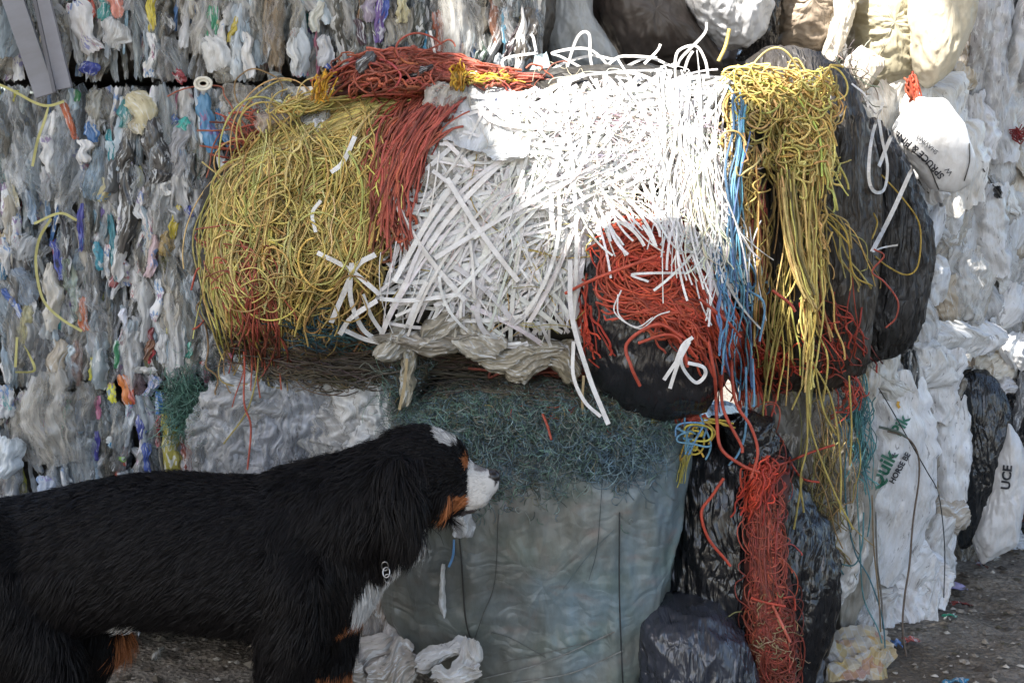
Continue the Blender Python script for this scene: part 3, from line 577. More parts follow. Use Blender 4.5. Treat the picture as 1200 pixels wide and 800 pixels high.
# brown flattened twine along the foot of the bale
a = Acc()
add_tw(jit(150, [(262, 392), (340, 425), (430, 415), (560, 425), (690, 432)], (20, 16), wa=6, trim=.8), '#5a5044', .0022, .0, .05, Yf=lambda x, y: np.minimum(DM(x, y), 3.56))
add_tw(jit(160, [(300, 400), (340, 430), (400, 440), (440, 440)], (40, 16), wa=6, trim=.5), '#6a5e4c', .0022, .0, .05, Yf=lambda x, y: np.minimum(DM(x, y), 3.6))
add_tw(jit(50, [(340, 380), (380, 400), (420, 400)], (34, 14), wa=6), '#42656f', .0022, .02, .04)
add_tw(jit(18, [(600, 415), (660, 440), (720, 440)], (40, 12), wa=6), '#7c4030', .004, .02, .04, Yf=lambda x, y: np.minimum(DM(x, y), 3.55))
stuff(a.build('muddy_twine_tangle', M_twine, mb))
# red twine heap on top of the bale, at the back
hp = bag('heap_core', [(388, 108), (400, 88), (430, 66), (465, 60), (520, 84), (600, 92), (642, 98), (642, 116), (385, 116)], 3.60, .10, M_core, '#4a1a14', mb, crum=.02, seed=31)
DH = Depth([hp], 3.56, st=4)
a = Acc()
add_tw(jit(300, [(398, 104), (430, 72), (465, 52), (530, 92), (625, 98)], (18, 8), wa=3, trim=.7), RED, .0034, .0, .04, Yf=DH)
add_tw(jit(110, [(430, 72), (480, 62), (560, 100), (640, 92)], (22, 6), wa=3, trim=.6), RED, .0034, .0, .04, Yf=DH)
add_tw(jit(40, [(430, 100), (480, 96), (520, 104), (480, 120)], (30, 10), wa=6, trim=.5), RED, .0034, .03, .04, Yf=DH)
add_tw(coils(40, 460, 84, 30, 16, (30, 10), arc=(1, 3.5)), RED, .0034, .03, .05, Yf=DH)
add_tw(coils(24, 590, 96, 26, 9, (30, 5), arc=(1, 3.5)), RED, .0032, .03, .04, Yf=DH)
stuff(a.build('red_twine_heap', M_twine, mb))
a = Acc()
add_tw(jit(26, [(385, 84), (376, 100), (372, 118)], (8, 5), wa=2), '#c99a2c', .003, .04, .05, Yf=DH); add_tw(jit(26, [(540, 78), (536, 92), (538, 104)], (5, 4), wa=2), '#c99a2c', .003, .05, .05, Yf=DH)
add_tw(jit(16, [(545, 96), (575, 86), (600, 92)], (12, 4), wa=2), '#c2a43c', .003, .04, .03, Yf=DH)
stuff(a.build('yellow_twine_tuft', M_twine, mb))
a = Acc(); spxp(a, 430, 74, 3.47, 16, 28, 60, '#4a4b50', 0); a.build('dark_rag', FM, mb); a = Acc(); spxp(a, 492, 83, 3.47, 10, 34, 70, '#3a3a40', 0); a.build('dark_rag', FM, mb)
# white flat straps
a = Acc(); a2 = Acc()
def straps(n_, cx, cy, sx, sy, lng, a_, w_=.0062, angm=None, angs=1.6, off=.02, offr=.05, colr=WHT, curve=.35, Yf=None, clip=None, M=20, grp=4):
    g_ = max(1, n_//grp); gi = R.integers(g_, size=n_)
    gx_ = R.uniform(-1, 1, g_)*sx+cx; gy_ = R.uniform(-1, 1, g_)*sy+cy
    ga = (R.random(g_)*3.14 if angm is None else angm+R.normal(size=g_)*angs); gc_ = R.normal(size=g_)*curve
    an = ga[gi]+R.normal(size=n_)*.12; cur = gc_[gi]+R.normal(size=n_)*.12
    px = gx_[gi]+R.normal(size=n_)*16; py = gy_[gi]+R.normal(size=n_)*16
    t = np.linspace(-.5, .5, M)
    ang = an[:, None]+cur[:, None]*t*2; ln = lng*(.35+1.0*R.random(n_))/(M-1)
    dx_ = np.cumsum(np.cos(ang), 1)*ln[:, None]; dy_ = np.cumsum(np.sin(ang), 1)*ln[:, None]
    x = px[:, None]+dx_-dx_[:, M//2:M//2+1]; y = py[:, None]-dy_+dy_[:, M//2:M//2+1]
    if clip is not None:
        k = clip(x[:, 0], y[:, 0]) & clip(x[:, -1], y[:, -1]) & clip(px, py); x, y = x[k], y[k]; n_ = len(x)
    if n_ == 0: return
    pts = lay(np.stack([x, y], -1), off, offr, Yf)
    tube(a_, pts, w_*(.5+.7*R.random(n_)**1.5), .0006, colvar(colr, n_, .07, .02), sides=4, twist=wig(n_, M, .16, .6))
lft = lambda y: np.interp(y, [80, 110, 150, 200, 260, 330, 400], [600, 555, 515, 470, 452, 440, 440])
topy = lambda x: np.interp(x, [450, 560, 640, 700, 900], [118, 112, 96, 84, 80])
inw = lambda x, y: (x > lft(y)) & (x < 690+np.clip(300-y, 0, 200)*.95) & (y < 405) & (y > topy(x))
straps(700, 640, 245, 200, 160, 190, a, w_=.0072, angm=1.0, angs=.4, clip=inw)
straps(560, 640, 245, 200, 160, 180, a, w_=.0072, angm=2.4, angs=.5, clip=inw)
straps(420, 640, 245, 200, 160, 170, a, w_=.0072, angm=0.1, angs=.3, clip=inw)
straps(420, 740, 150, 110, 70, 130, a, w_=.0055, off=.03, offr=.06, clip=inw)
straps(200, 640, 330, 170, 70, 150, a, w_=.0065, angm=1.1, angs=.6, clip=inw)
straps(150, 570, 200, 100, 70, 110, a, w_=.012, angm=.1, angs=.4, clip=inw, off=.0)
straps(90, 600, 300, 130, 90, 260, a, w_=.0085, angm=1.1, angs=.5, clip=inw, off=.035, curve=.4, grp=3)
straps(60, 600, 300, 130, 90, 240, a, w_=.0085, angm=2.5, angs=.5, clip=inw, off=.04, curve=.4, grp=3)
straps(160, 560, 320, 110, 90, 120, a, w_=.0025, angm=1.2, angs=.6, clip=inw, off=.03)
# thin white string
q = jit(240, [(560, 250), (640, 150), (720, 120), (800, 160), (830, 250)], (60, 50), wa=8, trim=.9, common=.5)
add_tw(q, '#dedcd4', .0013, .03, .06, a_=a)
add_tw(jit(70, [(660, 160), (640, 200), (620, 300), (610, 390)], (50, 30), wa=8, trim=.5), '#dedcd4', .0013, .03, .05, a_=a)
add_tw(jit(60, [(690, 230), (760, 240), (800, 300), (845, 320)], (26, 24), wa=8, trim=.4), '#e0dccf', .0015, .06, .05, a_=a)
add_tw(jit(30, [(560, 330), (600, 300), (640, 330)], (90, 60), wa=10, trim=.2), '#b7a95c', .0014, .03, .05, a_=a)
stuff(a.build('white_strap_tangle', M_strap, mb))
# the straps that stand out one by one
YB = 3.40
def one(name, ctrl, w_, colr=WHT, off=.07, Yf=None, th=.0009, tw=.3, M=34, parent=mb, mt=M_strap, sides=4, round_=False):
    q = crom(ctrl, M); Y = (Yf if Yf is not None else DM); Y = Y(q[:, 0], q[:, 1]) if callable(Y) else Y+0*q[:, 0]
    a_ = Acc(); tube(a_, P(q[:, 0], q[:, 1], Y-off), w_, w_ if round_ else th, lin(colr), sides=6 if round_ else sides, twist=wig(1, M, tw, .8)); return a_.build(name, mt, parent)
for c_, w_ in [([(456, 200), (470, 250), (505, 305), (545, 352)], .009), ([(538, 205), (500, 262), (462, 330)], .009), ([(416, 160), (402, 190), (388, 202)], .008), ([(376, 235), (366, 250), (370, 272)], .006), ([(372, 296), (410, 316), (445, 345)], .008), ([(440, 298), (418, 312), (400, 350), (388, 378)], .009), ([(442, 352), (412, 372), (398, 392)], .009), ([(412, 308), (411, 350), (425, 385), (445, 400)], .008), ([(425, 345), (435, 370), (448, 390)], .007), ([(445, 350), (480, 352), (540, 345)], .007),
               ([(487, 142), (470, 180), (452, 210), (450, 200)], .006), ([(562, 125), (575, 140), (600, 147), (640, 150), (690, 155)], .009), ([(562, 125), (570, 122), (590, 138)], .008), ([(504, 36), (512, 70), (525, 92), (540, 106)], .005), ([(500, 102), (560, 114), (620, 108)], .006), ([(545, 250), (553, 300), (556, 350)], .005), ([(668, 305), (670, 370), (690, 440), (705, 478), (713, 497)], .008), ([(672, 400), (672, 440), (685, 470), (704, 488)], .006), ([(634, 380), (645, 405), (650, 420)], .006), ([(455, 405), (500, 412), (545, 410)], .008), ([(400, 385), (430, 398), (460, 402)], .008), ([(478, 380), (490, 350), (500, 330)], .008)]:
    one('white_strap', c_, w_, off=.08 if c_[0][0] < 660 else 0, Yf=None if c_[0][0] < 660 else 3.22)
for c_ in [[(660, 95), (676, 45), (690, 40), (692, 70), (700, 100)], [(700, 90), (660, 68), (648, 62), (690, 58), (720, 85)], [(730, 80), (760, 68), (790, 78), (800, 66), (825, 40), (828, 26)], [(755, 75), (770, 60), (774, 52)], [(790, 80), (795, 60), (815, 54), (826, 70), (830, 90)], [(800, 90), (806, 70), (812, 60)], [(690, 100), (720, 70), (740, 66), (770, 68)], [(620, 110), (650, 80), (690, 66), (720, 70)], [(640, 120), (600, 90), (590, 70), (630, 62)], [(628, 60), (625, 45), (622, 40)]]:
    one('white_strap', c_, .005, Yf=3.66, off=.04*R.random())
for c_ in [[(842, 72), (850, 55), (855, 34)]]: one('yellow_twine_end', c_, .005, '#d8c070', Yf=3.6, off=0, round_=True, mt=M_twine)
# yellow twine over the right shoulder
DR0 = 3.42
# ------------------------------------------------------------------ black roll end with red bundle
roll = bag('black_wrapped_roll', [(676, 330), (684, 290), (705, 260), (745, 245), (790, 250), (825, 280), (850, 330), (858, 400), (845, 450), (820, 478), (775, 487), (730, 478), (700, 450), (684, 410), (678, 370)], 3.45, .20, M_black, '#222327', mb, crum=.012, fr=(8, 8, 8), fine=.006, ffr=(30, 30, 18), seed=41, q=.6)
# ------------------------------------------------------------------ right end black bags
bb = empty('black_bag_bundle', (float(P(985, 400, 3.9)[0]), 3.9, float(P(985, 450, 3.9)[2])), 'tall bundle of dusty black bags hanging at the right end of the twine bale', 'bag bundle')
k1 = bag('black_bag', [(880, 70), (900, 56), (950, 66), (985, 90), (1000, 140), (1008, 240), (1010, 340), (1000, 430), (960, 450), (900, 450), (850, 440), (845, 300), (860, 150)], 3.85, .33, M_dusty, '#474441', bb, crum=.02, fr=(22, 22, 2.5), fine=.006, ffr=(70, 70, 8), seed=51, q=.55, uvs=1)
k2 = bag('black_bag', [(1000, 135), (1020, 142), (1038, 165), (1056, 205), (1074, 260), (1078, 310), (1070, 370), (1050, 410), (1010, 420), (985, 380), (985, 200)], 4.0, .26, M_dusty, '#3d3e40', bb, crum=.02, fr=(26, 26, 2.5), fine=.006, ffr=(80, 80, 8), seed=52, q=.6)
k3 = bag('black_bag', [(985, 120), (1010, 140), (1022, 200), (1022, 300), (1012, 380), (985, 400), (970, 300), (970, 180)], 3.85, .2, M_dusty, '#565049', bb, crum=.015, fr=(30, 30, 2.5), fine=.006, ffr=(90, 90, 8), seed=53, q=.7)
D2 = Depth([core, roll, k1, k2, k3], 3.6)
a = Acc()
add_tw(coils(190, 762, 315, 46, 34, (14, 14), arc=(2, 5)), '#c4543c', .0032, .01, .05, Yf=D2)
add_tw(jit(120, [(715, 285), (760, 265), (800, 300), (830, 330)], (18, 16), wa=5), '#c4543c', .0032, .0, .05, Yf=D2)
add_tw(jit(130, [(730, 340), (770, 340), (800, 370), (830, 420)], (24, 16), wa=5, trim=.5), '#b84e38', .0032, .01, .05, Yf=D2)
add_tw(jit(120, [(745, 370), (790, 350), (820, 350), (845, 420)], (20, 12), wa=6, trim=.5), '#b84e38', .0032, .01, .05, Yf=D2)
add_tw(jit(60, [(800, 290), (840, 340), (860, 400), (876, 450), (880, 480)], (12, 14), wa=4, trim=.3), '#b84e38', .0032, .03, .05, Yf=D2)
add_tw(jit(16, [(680, 340), (690, 370), (685, 400), (700, 420)], (10, 14), wa=4), '#b8432e', .003, .0, .03, Yf=D2)
add_tw(jit(70, [(888, 200), (884, 260), (888, 340), (880, 420)], (8, 10), wa=1.5, trim=.3), RED, .003, .0, .05, Yf=D2)
add_tw(jit(40, [(885, 400), (900, 430), (915, 420), (925, 445)], (26, 22), wa=6, trim=.3), '#a8402e', .003, .0, .05, Yf=D2)
add_tw(jit(26, [(960, 330), (970, 380), (990, 410), (1000, 430)], (22, 24), wa=6, trim=.3), '#9c4030', .0026, .0, .05, Yf=D2)
stuff(a.build('red_twine_tangle', M_twine, mb))
a = Acc()
YC2 = lambda x, y: np.minimum(D2(x, np.maximum(y, 95)), 3.56)
add_tw(jit(150, [(855, 100), (900, 88), (950, 112), (968, 180), (955, 230)], (14, 13), wa=4, trim=.45), '#d6c072', .0030, .03, .07, Yf=YC2)
for k_ in range(34):
    x0_ = R.uniform(862, 972); y0_ = R.uniform(95, 210); add_tw(coils(9, x0_, y0_, R.uniform(8, 24), R.uniform(10, 30), (6, 8), arc=(1.5, 4.5)), ['#d8c476', '#ccb468', '#dcc078'][k_ % 3], .0030, .04, .08, Yf=YC2)
for x0_, x1_, y0_, y1_, n1_, sd_ in ((956, 950, 130, 470, 34, 6), (966, 972, 150, 390, 14, 8), (940, 962, 170, 440, 14, 9), (914, 932, 130, 335, 34, 6), (900, 908, 120, 280, 12, 7), (880, 872, 150, 330, 26, 5), (858, 862, 120, 300, 26, 6), (895, 888, 180, 430, 14, 6), (980, 985, 130, 250, 12, 5), (930, 905, 220, 480, 12, 8)):
    add_tw(jit(n1_, [(x0_, y0_), (x0_+R.normal()*8, y0_*.66+y1_*.34), (x1_+R.normal()*9, y0_*.34+y1_*.66), (x1_, y1_)], (sd_*1.2, 18), wa=5, wf=2.0, trim=.5, common=.35), ['#ccb66c', '#d8c476', '#b89c5c'][n1_ % 3], .0028, .04, .06, Yf=YC2, v=.2)
add_tw(jit(16, [(918, 200), (924, 260), (932, 330), (950, 352)], (6, 8), wa=2, trim=.1), '#d6c07a', .0034, .10, .03, Yf=YC2)
add_tw(jit(10, [(940, 240), (985, 260), (1000, 330), (1010, 350)], (24, 20), wa=5, wf=1.4, trim=.3), '#a8965a', .0026, .02, .05, Yf=D2)
add_tw(jit(26, [(890, 300), (900, 380), (910, 400), (915, 440)], (24, 22), wa=5, wf=1.4, trim=.3), '#9c8a50', .0026, .02, .05, Yf=D2)
stuff(a.build('yellow_twine_cascade', M_twine, mb))
a = Acc()
add_tw(jit(20, [(862, 110), (870, 150), (855, 220), (850, 300), (862, 350)], (7, 10), wa=4, trim=.2), BLU, .0034, .07, .05, Yf=D2)
add_tw(jit(18, [(848, 270), (858, 330), (870, 360), (868, 460)], (12, 14), wa=5, trim=.2), BLU, .003, .06, .05, Yf=D2)
add_tw(coils(10, 873, 335, 16, 36, (10, 14)), BLU, .003, .06, .04, Yf=D2)
stuff(a.build('blue_twine_tangle', M_twine, mb))
a = Acc()
straps(130, 815, 200, 36, 60, 150, a, w_=.0035, angm=1.62, angs=.14, off=.06, offr=.06, Yf=D2)
straps(70, 835, 290, 22, 40, 90, a, w_=.0035, angm=1.7, angs=.3, off=.06, offr=.05, Yf=D2)
straps(26, 745, 262, 20, 26, 70, a, w_=.0045, angm=-1.0, angs=.12, off=.08, offr=.02, Yf=D2)
add_tw(jit(90, [(800, 150), (830, 200), (830, 280), (850, 330)], (22, 26), wa=6, trim=.4), '#e4e0d2', .0016, .06, .06, a_=a, Yf=D2)
stuff(a.build('white_strap_tangle', M_strap, mb))
# single dangling pieces
for c_, w_, cl in [([(830, 400), (838, 445), (840, 490), (845, 525), (870, 545), (890, 553)], .0042, '#b84e3a'), ([(856, 420), (862, 470), (880, 500), (888, 530), (880, 560)], .004, '#b84e3a'), ([(845, 440), (848, 480), (868, 520), (870, 530)], .004, '#b84e3a'), ([(800, 395), (770, 380), (735, 402), (740, 430), (750, 452)], .0042, '#b84e3a'), ([(848, 560), (835, 580), (822, 600), (830, 630), (850, 655), (856, 663)], .004, '#b5452e'), ([(662, 344), (690, 330), (720, 318), (770, 300)], .004, '#c4543c'), ([(820, 350), (850, 375), (868, 395)], .004, '#b84e3a'), ([(1024, 292), (1036, 300), (1022, 318), (1036, 330), (1052, 352), (1050, 372), (1038, 384)], .0022, '#9c4434'), ([(905, 340), (925, 355), (932, 365)], .0038, '#b84e3a'), ([(806, 430), (798, 400), (780, 392), (748, 402)], .0036, '#b84e3a')]:
    one('red_twine_end', c_, w_, cl, off=.10, Yf=lambda x, y: np.minimum(D2(x, y), 3.42), round_=True, mt=M_twine, parent=mb)
for c_ in [[(790, 430), (800, 405), (812, 395)], [(778, 445), (798, 415), (806, 398)], [(785, 455), (795, 425), (808, 400)], [(798, 410), (800, 430), (815, 448), (826, 440), (824, 430), (806, 425)]]:
    one('white_strap', c_, .006, off=.11, Yf=lambda x, y: np.minimum(D2(x, y), 3.36))
one('white_strap', [(760, 330), (740, 322), (765, 320), (810, 318), (814, 300), (800, 280)], .004, off=.07, Yf=D2)
for c_ in [[(724, 345), (726, 370), (750, 385), (770, 370), (785, 365)], [(728, 340), (720, 365), (745, 383), (765, 372)]]: one('white_cord', c_, .0018, off=.08, Yf=D2, round_=True)
for c_, w_ in [([(1035, 120), (1022, 160), (1018, 205), (1024, 224), (1036, 222), (1040, 195), (1034, 165), (1030, 140)], .006), ([(1070, 195), (1045, 250), (1022, 295)], .008), ([(1052, 142), (1040, 170), (1030, 195)], .007), ([(998, 98), (1014, 112), (1018, 130)], .004), ([(1022, 295), (1035, 290), (1052, 287)], .003)]:
    one('white_strap', c_, w_, off=.06, Yf=lambda x, y: np.minimum(D2(x, y), 3.75), parent=bb)
for c_ in [[(1033, 205), (1060, 235), (1078, 265), (1076, 310), (1062, 322), (1040, 312), (1025, 300)], [(960, 250), (985, 275), (998, 290)], [(955, 240), (990, 270), (1000, 320), (1022, 335)], [(1024, 250), (1028, 262), (1022, 280)]]:
    one('yellow_twine_end', c_, .0024, '#b59a42', off=.05, Yf=D2, round_=True, mt=M_twine, parent=bb)
for c_ in [[(940, 350), (958, 390), (970, 420), (965, 470)], [(948, 400), (944, 440), (928, 480)], [(950, 420), (975, 470), (985, 540), (985, 600)], [(946, 440), (950, 500), (975, 570), (1000, 620)], [(955, 430), (965, 480), (980, 510)], [(945, 450), (946, 520), (938, 560), (942, 600)], [(995, 440), (998, 500), (996, 545)], [(940, 560), (930, 620), (917, 668)], [(900, 470), (912, 400), (925, 360)]]:
    one('yellow_twine_end', c_, .0026, '#a99a52', off=.04, Yf=3.52, round_=True, mt=M_twine)
for c_ in [[(874, 430), (874, 500), (866, 530), (854, 545)], [(882, 420), (884, 470), (882, 476)], [(876, 340), (892, 350), (896, 365), (890, 400)]]:
    one('blue_twine_end', c_, .003, BLU, off=.06, Yf=3.42, round_=True, mt=M_twine)
for c_ in [[(684, 440), (683, 480), (692, 532)], [(477, 420), (474, 450), (468, 480)]]: one('dirty_strap', c_, .005, '#9a8a68', off=.05, Yf=3.38)
for c_ in [[(252, 300), (284, 400), (286, 470), (294, 500), (290, 550)], [(246, 320), (232, 315), (224, 340)], [(255, 355), (235, 380), (226, 386)]]: one('red_twine_end', c_, .0026, '#b5503a', off=.03, Yf=3.55, round_=True, mt=M_twine)
for c_ in [[(300, 390), (302, 430), (290, 480), (262, 520)], [(258, 280), (250, 330), (262, 400)], [(250, 220), (240, 260), (256, 320)]]: one('yellow_twine_end', c_, .0022, '#a99a52', off=.03, Yf=3.56, round_=True, mt=M_twine)

# ------------------------------------------------------------------ lower centre: grey blue wrapped bale
wb = empty('wrapped_bale', (float(P(640, 700, 3.7)[0]), 3.7, 0), 'large round bale in grey blue film, fuzzy blue fibre on top, beside the dog muzzle', 'bale')
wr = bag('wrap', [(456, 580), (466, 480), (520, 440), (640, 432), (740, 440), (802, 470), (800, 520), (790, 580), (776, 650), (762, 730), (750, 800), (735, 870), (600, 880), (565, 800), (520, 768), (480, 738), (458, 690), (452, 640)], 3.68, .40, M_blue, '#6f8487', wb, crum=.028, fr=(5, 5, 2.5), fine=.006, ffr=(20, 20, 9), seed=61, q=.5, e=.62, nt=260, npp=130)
# colour clouds of the wrap: bluish, greenish, reddish patches; whole wrap greyer and darker toward the left
me = wr.data; n_ = len(me.vertices); v = np.empty(n_*3, np.float32); me.vertices.foreach_get('co', v); v = v.reshape(-1, 3).astype(float)
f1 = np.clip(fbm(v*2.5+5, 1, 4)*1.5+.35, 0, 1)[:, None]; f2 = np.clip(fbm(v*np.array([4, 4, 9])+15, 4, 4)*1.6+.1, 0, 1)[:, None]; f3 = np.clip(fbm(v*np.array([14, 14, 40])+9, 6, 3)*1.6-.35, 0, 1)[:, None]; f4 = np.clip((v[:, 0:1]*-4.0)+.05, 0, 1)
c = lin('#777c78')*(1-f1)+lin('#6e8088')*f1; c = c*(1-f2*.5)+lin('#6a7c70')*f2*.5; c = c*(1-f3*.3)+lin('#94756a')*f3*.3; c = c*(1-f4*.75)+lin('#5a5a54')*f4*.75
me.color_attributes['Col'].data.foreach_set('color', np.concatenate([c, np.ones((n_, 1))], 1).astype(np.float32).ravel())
DW = Depth([wr], 3.5)
a = Acc()
edge = lambda x, y: (y > 432) & (y < 545+26*np.sin(x*.05)+16*np.sin(x*.13)+60*(R.random(len(x))-.5)) & (pn(np.stack([x*.04, y*.05, x*0], -1), 12) > -.28+(y-500)*.004) & (x > 458) & (x < 800-np.clip(y-470, 0, 200)*.3)
cols = ['#6a807e', '#8aa4a2', '#748c98', '#5c7484', '#465250', '#8c9490', '#7c7c68', '#5a7466', '#6a8c7a', '#7ca090']
fuzz(9000, 630, 495, 210, 74, DW, 22, cols, r=.0008, off=.035, acc=a, clipf=edge)
fuzz(3500, 630, 475, 260, 50, DW, 34, cols, r=.0007, off=.02, acc=a, clipf=edge)
fuzz(900, 560, 560, 120, 40, DW, 16, cols, r=.001, off=.02, acc=a)
fuzz(420, 730, 530, 40, 30, DW, 22, ['#6a8494', '#5c7684', '#7a949c'], r=.001, off=.04, acc=a, dir0=1.6, dirsd=.9)
fuzz(120, 620, 470, 200, 50, DW, 20, ['#b04a38', '#c8b070'], r=.0012, off=.03, acc=a, clipf=edge)
stuff(a.build('blue_fibre_fuzz', M_fibre, wb))
a = Acc(); q = jit(220, [(470, 445), (560, 440), (640, 445), (760, 470)], (40, 12), wa=8, trim=.8); add_tw(q, '#5d5a4e', .0018, .0, .04, a_=a, Yf=DW); stuff(a.build('muddy_twine_tangle', M_twine, wb))
for c_, w_, cl in [([(538, 628), (541, 660), (545, 720), (553, 755)], .002, '#2c2a26'), ([(584, 600), (580, 680), (566, 720), (555, 752)], .0012, '#4a4a48'), ([(726, 600), (726, 700), (730, 800)], .002, '#33383a'), ([(706, 560), (700, 640), (690, 680)], .001, '#4a5558'), ([(565, 795), (640, 775), (720, 740)], .0015, '#8a8c8a'), ([(600, 800), (670, 788), (730, 762)], .0015, '#8f918e'), ([(590, 775), (650, 762), (715, 745)], .001, '#6c706e'), ([(575, 740), (600, 748), (640, 770)], .001, '#5c605e'), ([(660, 690), (690, 650), (720, 620)], .0008, '#55686f')]:
    one('binding_cord', c_, w_, cl, off=.012, Yf=DW, round_=True, mt=M_twine, parent=wb)
one('blue_shred', [(532, 632), (531, 650), (526, 664)], .004, '#5f90c0', off=.02, Yf=DW, parent=wb); one('red_twine_end', [(636, 485), (642, 500), (646, 515)], .0035, '#a8503c', off=.05, Yf=DW, round_=True, mt=M_twine, parent=wb)
a = Acc(); spxp(a, 540, 612, float(DW(540, 612))-.03, 26, 34, 0, '#a8abae', 0, nu=14, nv=14, taper=.1); a.build('torn_film_flap', FM, wb)
a = Acc(); spxp(a, 520, 690, float(DW(520, 690))-.012, 7, 66, 0, '#b8b8b4', 0, nu=7, nv=24); a.build('torn_film_flap', FM, wb)
# ------------------------------------------------------------------ black wrapped bale and its net tube
kb = empty('black_wrapped_bale', (float(P(850, 700, 3.8)[0]), 3.8, 0), 'low bale wrapped in glossy black film with a red net tube running down it', 'bale')
bk = bag('black_wrap', [(775, 500), (810, 485), (860, 480), (905, 500), (930, 560), (955, 590), (968, 640), (965, 700), (945, 760), (930, 850), (760, 850), (745, 740), (758, 660), (772, 580)], 3.78, .34, M_black, '#1c1d20', kb, crum=.02, fr=(10, 10, 4), fine=.008, ffr=(40, 40, 10), seed=71, q=.5, e=.7, nt=220, npp=100)
bk2 = bag('black_wrap', [(850, 500), (880, 482), (905, 490), (912, 520), (905, 545), (880, 560), (860, 540)], 3.5, .07, M_black, '#26272a', kb, crum=.012, fr=(16, 16, 16), seed=72)
DK = Depth([bk], 3.55)
net = bag('net_tube', [(878, 540), (900, 532), (925, 545), (916, 620), (925, 690), (934, 740), (930, 800), (915, 850), (890, 850), (878, 780), (868, 700), (872, 620)], 3.46, .06, M_core, '#451d17', kb, crum=.01, fr=(14, 14, 14), seed=73, q=.6)
DN = Depth([net, bk], 3.55, st=3)
a = Acc()
add_tw(jit(150, [(898, 545), (896, 620), (898, 700), (905, 790)], (8, 12), wa=3, trim=.85, common=.9), '#8c463a', .0026, .0, .02, a_=a, Yf=DN)
add_tw(coils(150, 898, 620, 15, 22, (8, 50), M=20), '#a85040', .0022, .0, .02, a_=a, Yf=DN)
add_tw(coils(150, 906, 750, 18, 24, (9, 30), M=20), '#8e4436', .0022, .0, .02, a_=a, Yf=DN)
add_tw(coils(60, 906, 750, 20, 20, (12, 34), M=16, arc=(.5, 1.5)), '#a08866', .0016, .01, .02, a_=a, Yf=DN)
add_tw(jit(50, [(905, 545), (895, 560), (880, 600)], (12, 10), wa=4), '#bd4632', .003, .02, .03, a_=a, Yf=DN)
stuff(a.build('red_net_twine', M_twine, kb))
for c_, w_, cl in [([(875, 545), (910, 545), (950, 530), (978, 521)], .003, '#b84a38'), ([(925, 540), (940, 560), (960, 565)], .003, '#b84a38'), ([(920, 710), (895, 705), (880, 700)], .0035, '#b84a38'), ([(905, 708), (918, 735), (926, 752)], .004, '#c86a58'), ([(918, 700), (930, 700), (932, 715)], .003, '#a8402e')]:
    one('red_twine_end', c_, w_, cl, off=.03, Yf=DN, round_=True, mt=M_twine, parent=kb)
# blue and yellow knotted twine with tassel
a = Acc(); a3 = Acc(); a4 = Acc()
for cl, n_ in ((BLU, 7), ('#c8b04a', 7)): tube(a, lay(coils(n_, 814, 514, 11, 17, (5, 6), arc=(3, 5.6), wob=7), .05, .05, Yf=lambda x, y: x*0+3.44), .0026, None, colvar(cl, n_), sides=6)
tube(a, lay(jit(14, [(806, 530), (798, 550), (796, 566)], (2.5, 2), wa=1, trim=.05), .05, .02, Yf=lambda x, y: x*0+3.44), .0013, None, lin('#b0a850'), sides=4)
tube(a3, lay(jit(12, [(765, 490), (762, 502), (766, 510)], (3, 2), wa=1, trim=.05), .05, .02, Yf=lambda x, y: x*0+3.44), .0013, None, lin('#b0a850'), sides=4)
tube(a, lay(jit(14, [(795, 490), (805, 500), (815, 485), (830, 500)], (6, 5), wa=3), .03, .03, Yf=lambda x, y: x*0+3.44), .003, None, colvar('#b84a38', 14), sides=5)
tube(a, lay(jit(3, [(818, 494), (840, 492), (862, 502)], (2, 2), wa=1), .03, .03, Yf=lambda x, y: x*0+3.44), .0025, None, lin('#c8b04a'), sides=5)
a.build('knotted_twine', M_twine, kb); a3.build('twine_tassel', M_twine, kb)
bag('black_bag', [(745, 715), (765, 702), (820, 704), (845, 712), (870, 740), (882, 780), (884, 850), (770, 870), (748, 800), (742, 750)], 3.42, .18, M_black, '#363a44', None, crum=.014, fr=(12, 12, 4), fine=.006, ffr=(40, 40, 10), seed=81, q=.7, e=.7, label='small slumped dark grey bin bag at the foot of the black wrapped bale', cat='bag')
bag('grey_bag', [(915, 780), (940, 750), (955, 735), (965, 760), (960, 800), (930, 850), (880, 850), (895, 800)], 3.6, .07, M_black, '#5a5f66', None, crum=.014, fr=(20, 20, 8), seed=82, label='crumpled smoky grey film at the foot of the red net tube, left of newspaper', cat='bag')

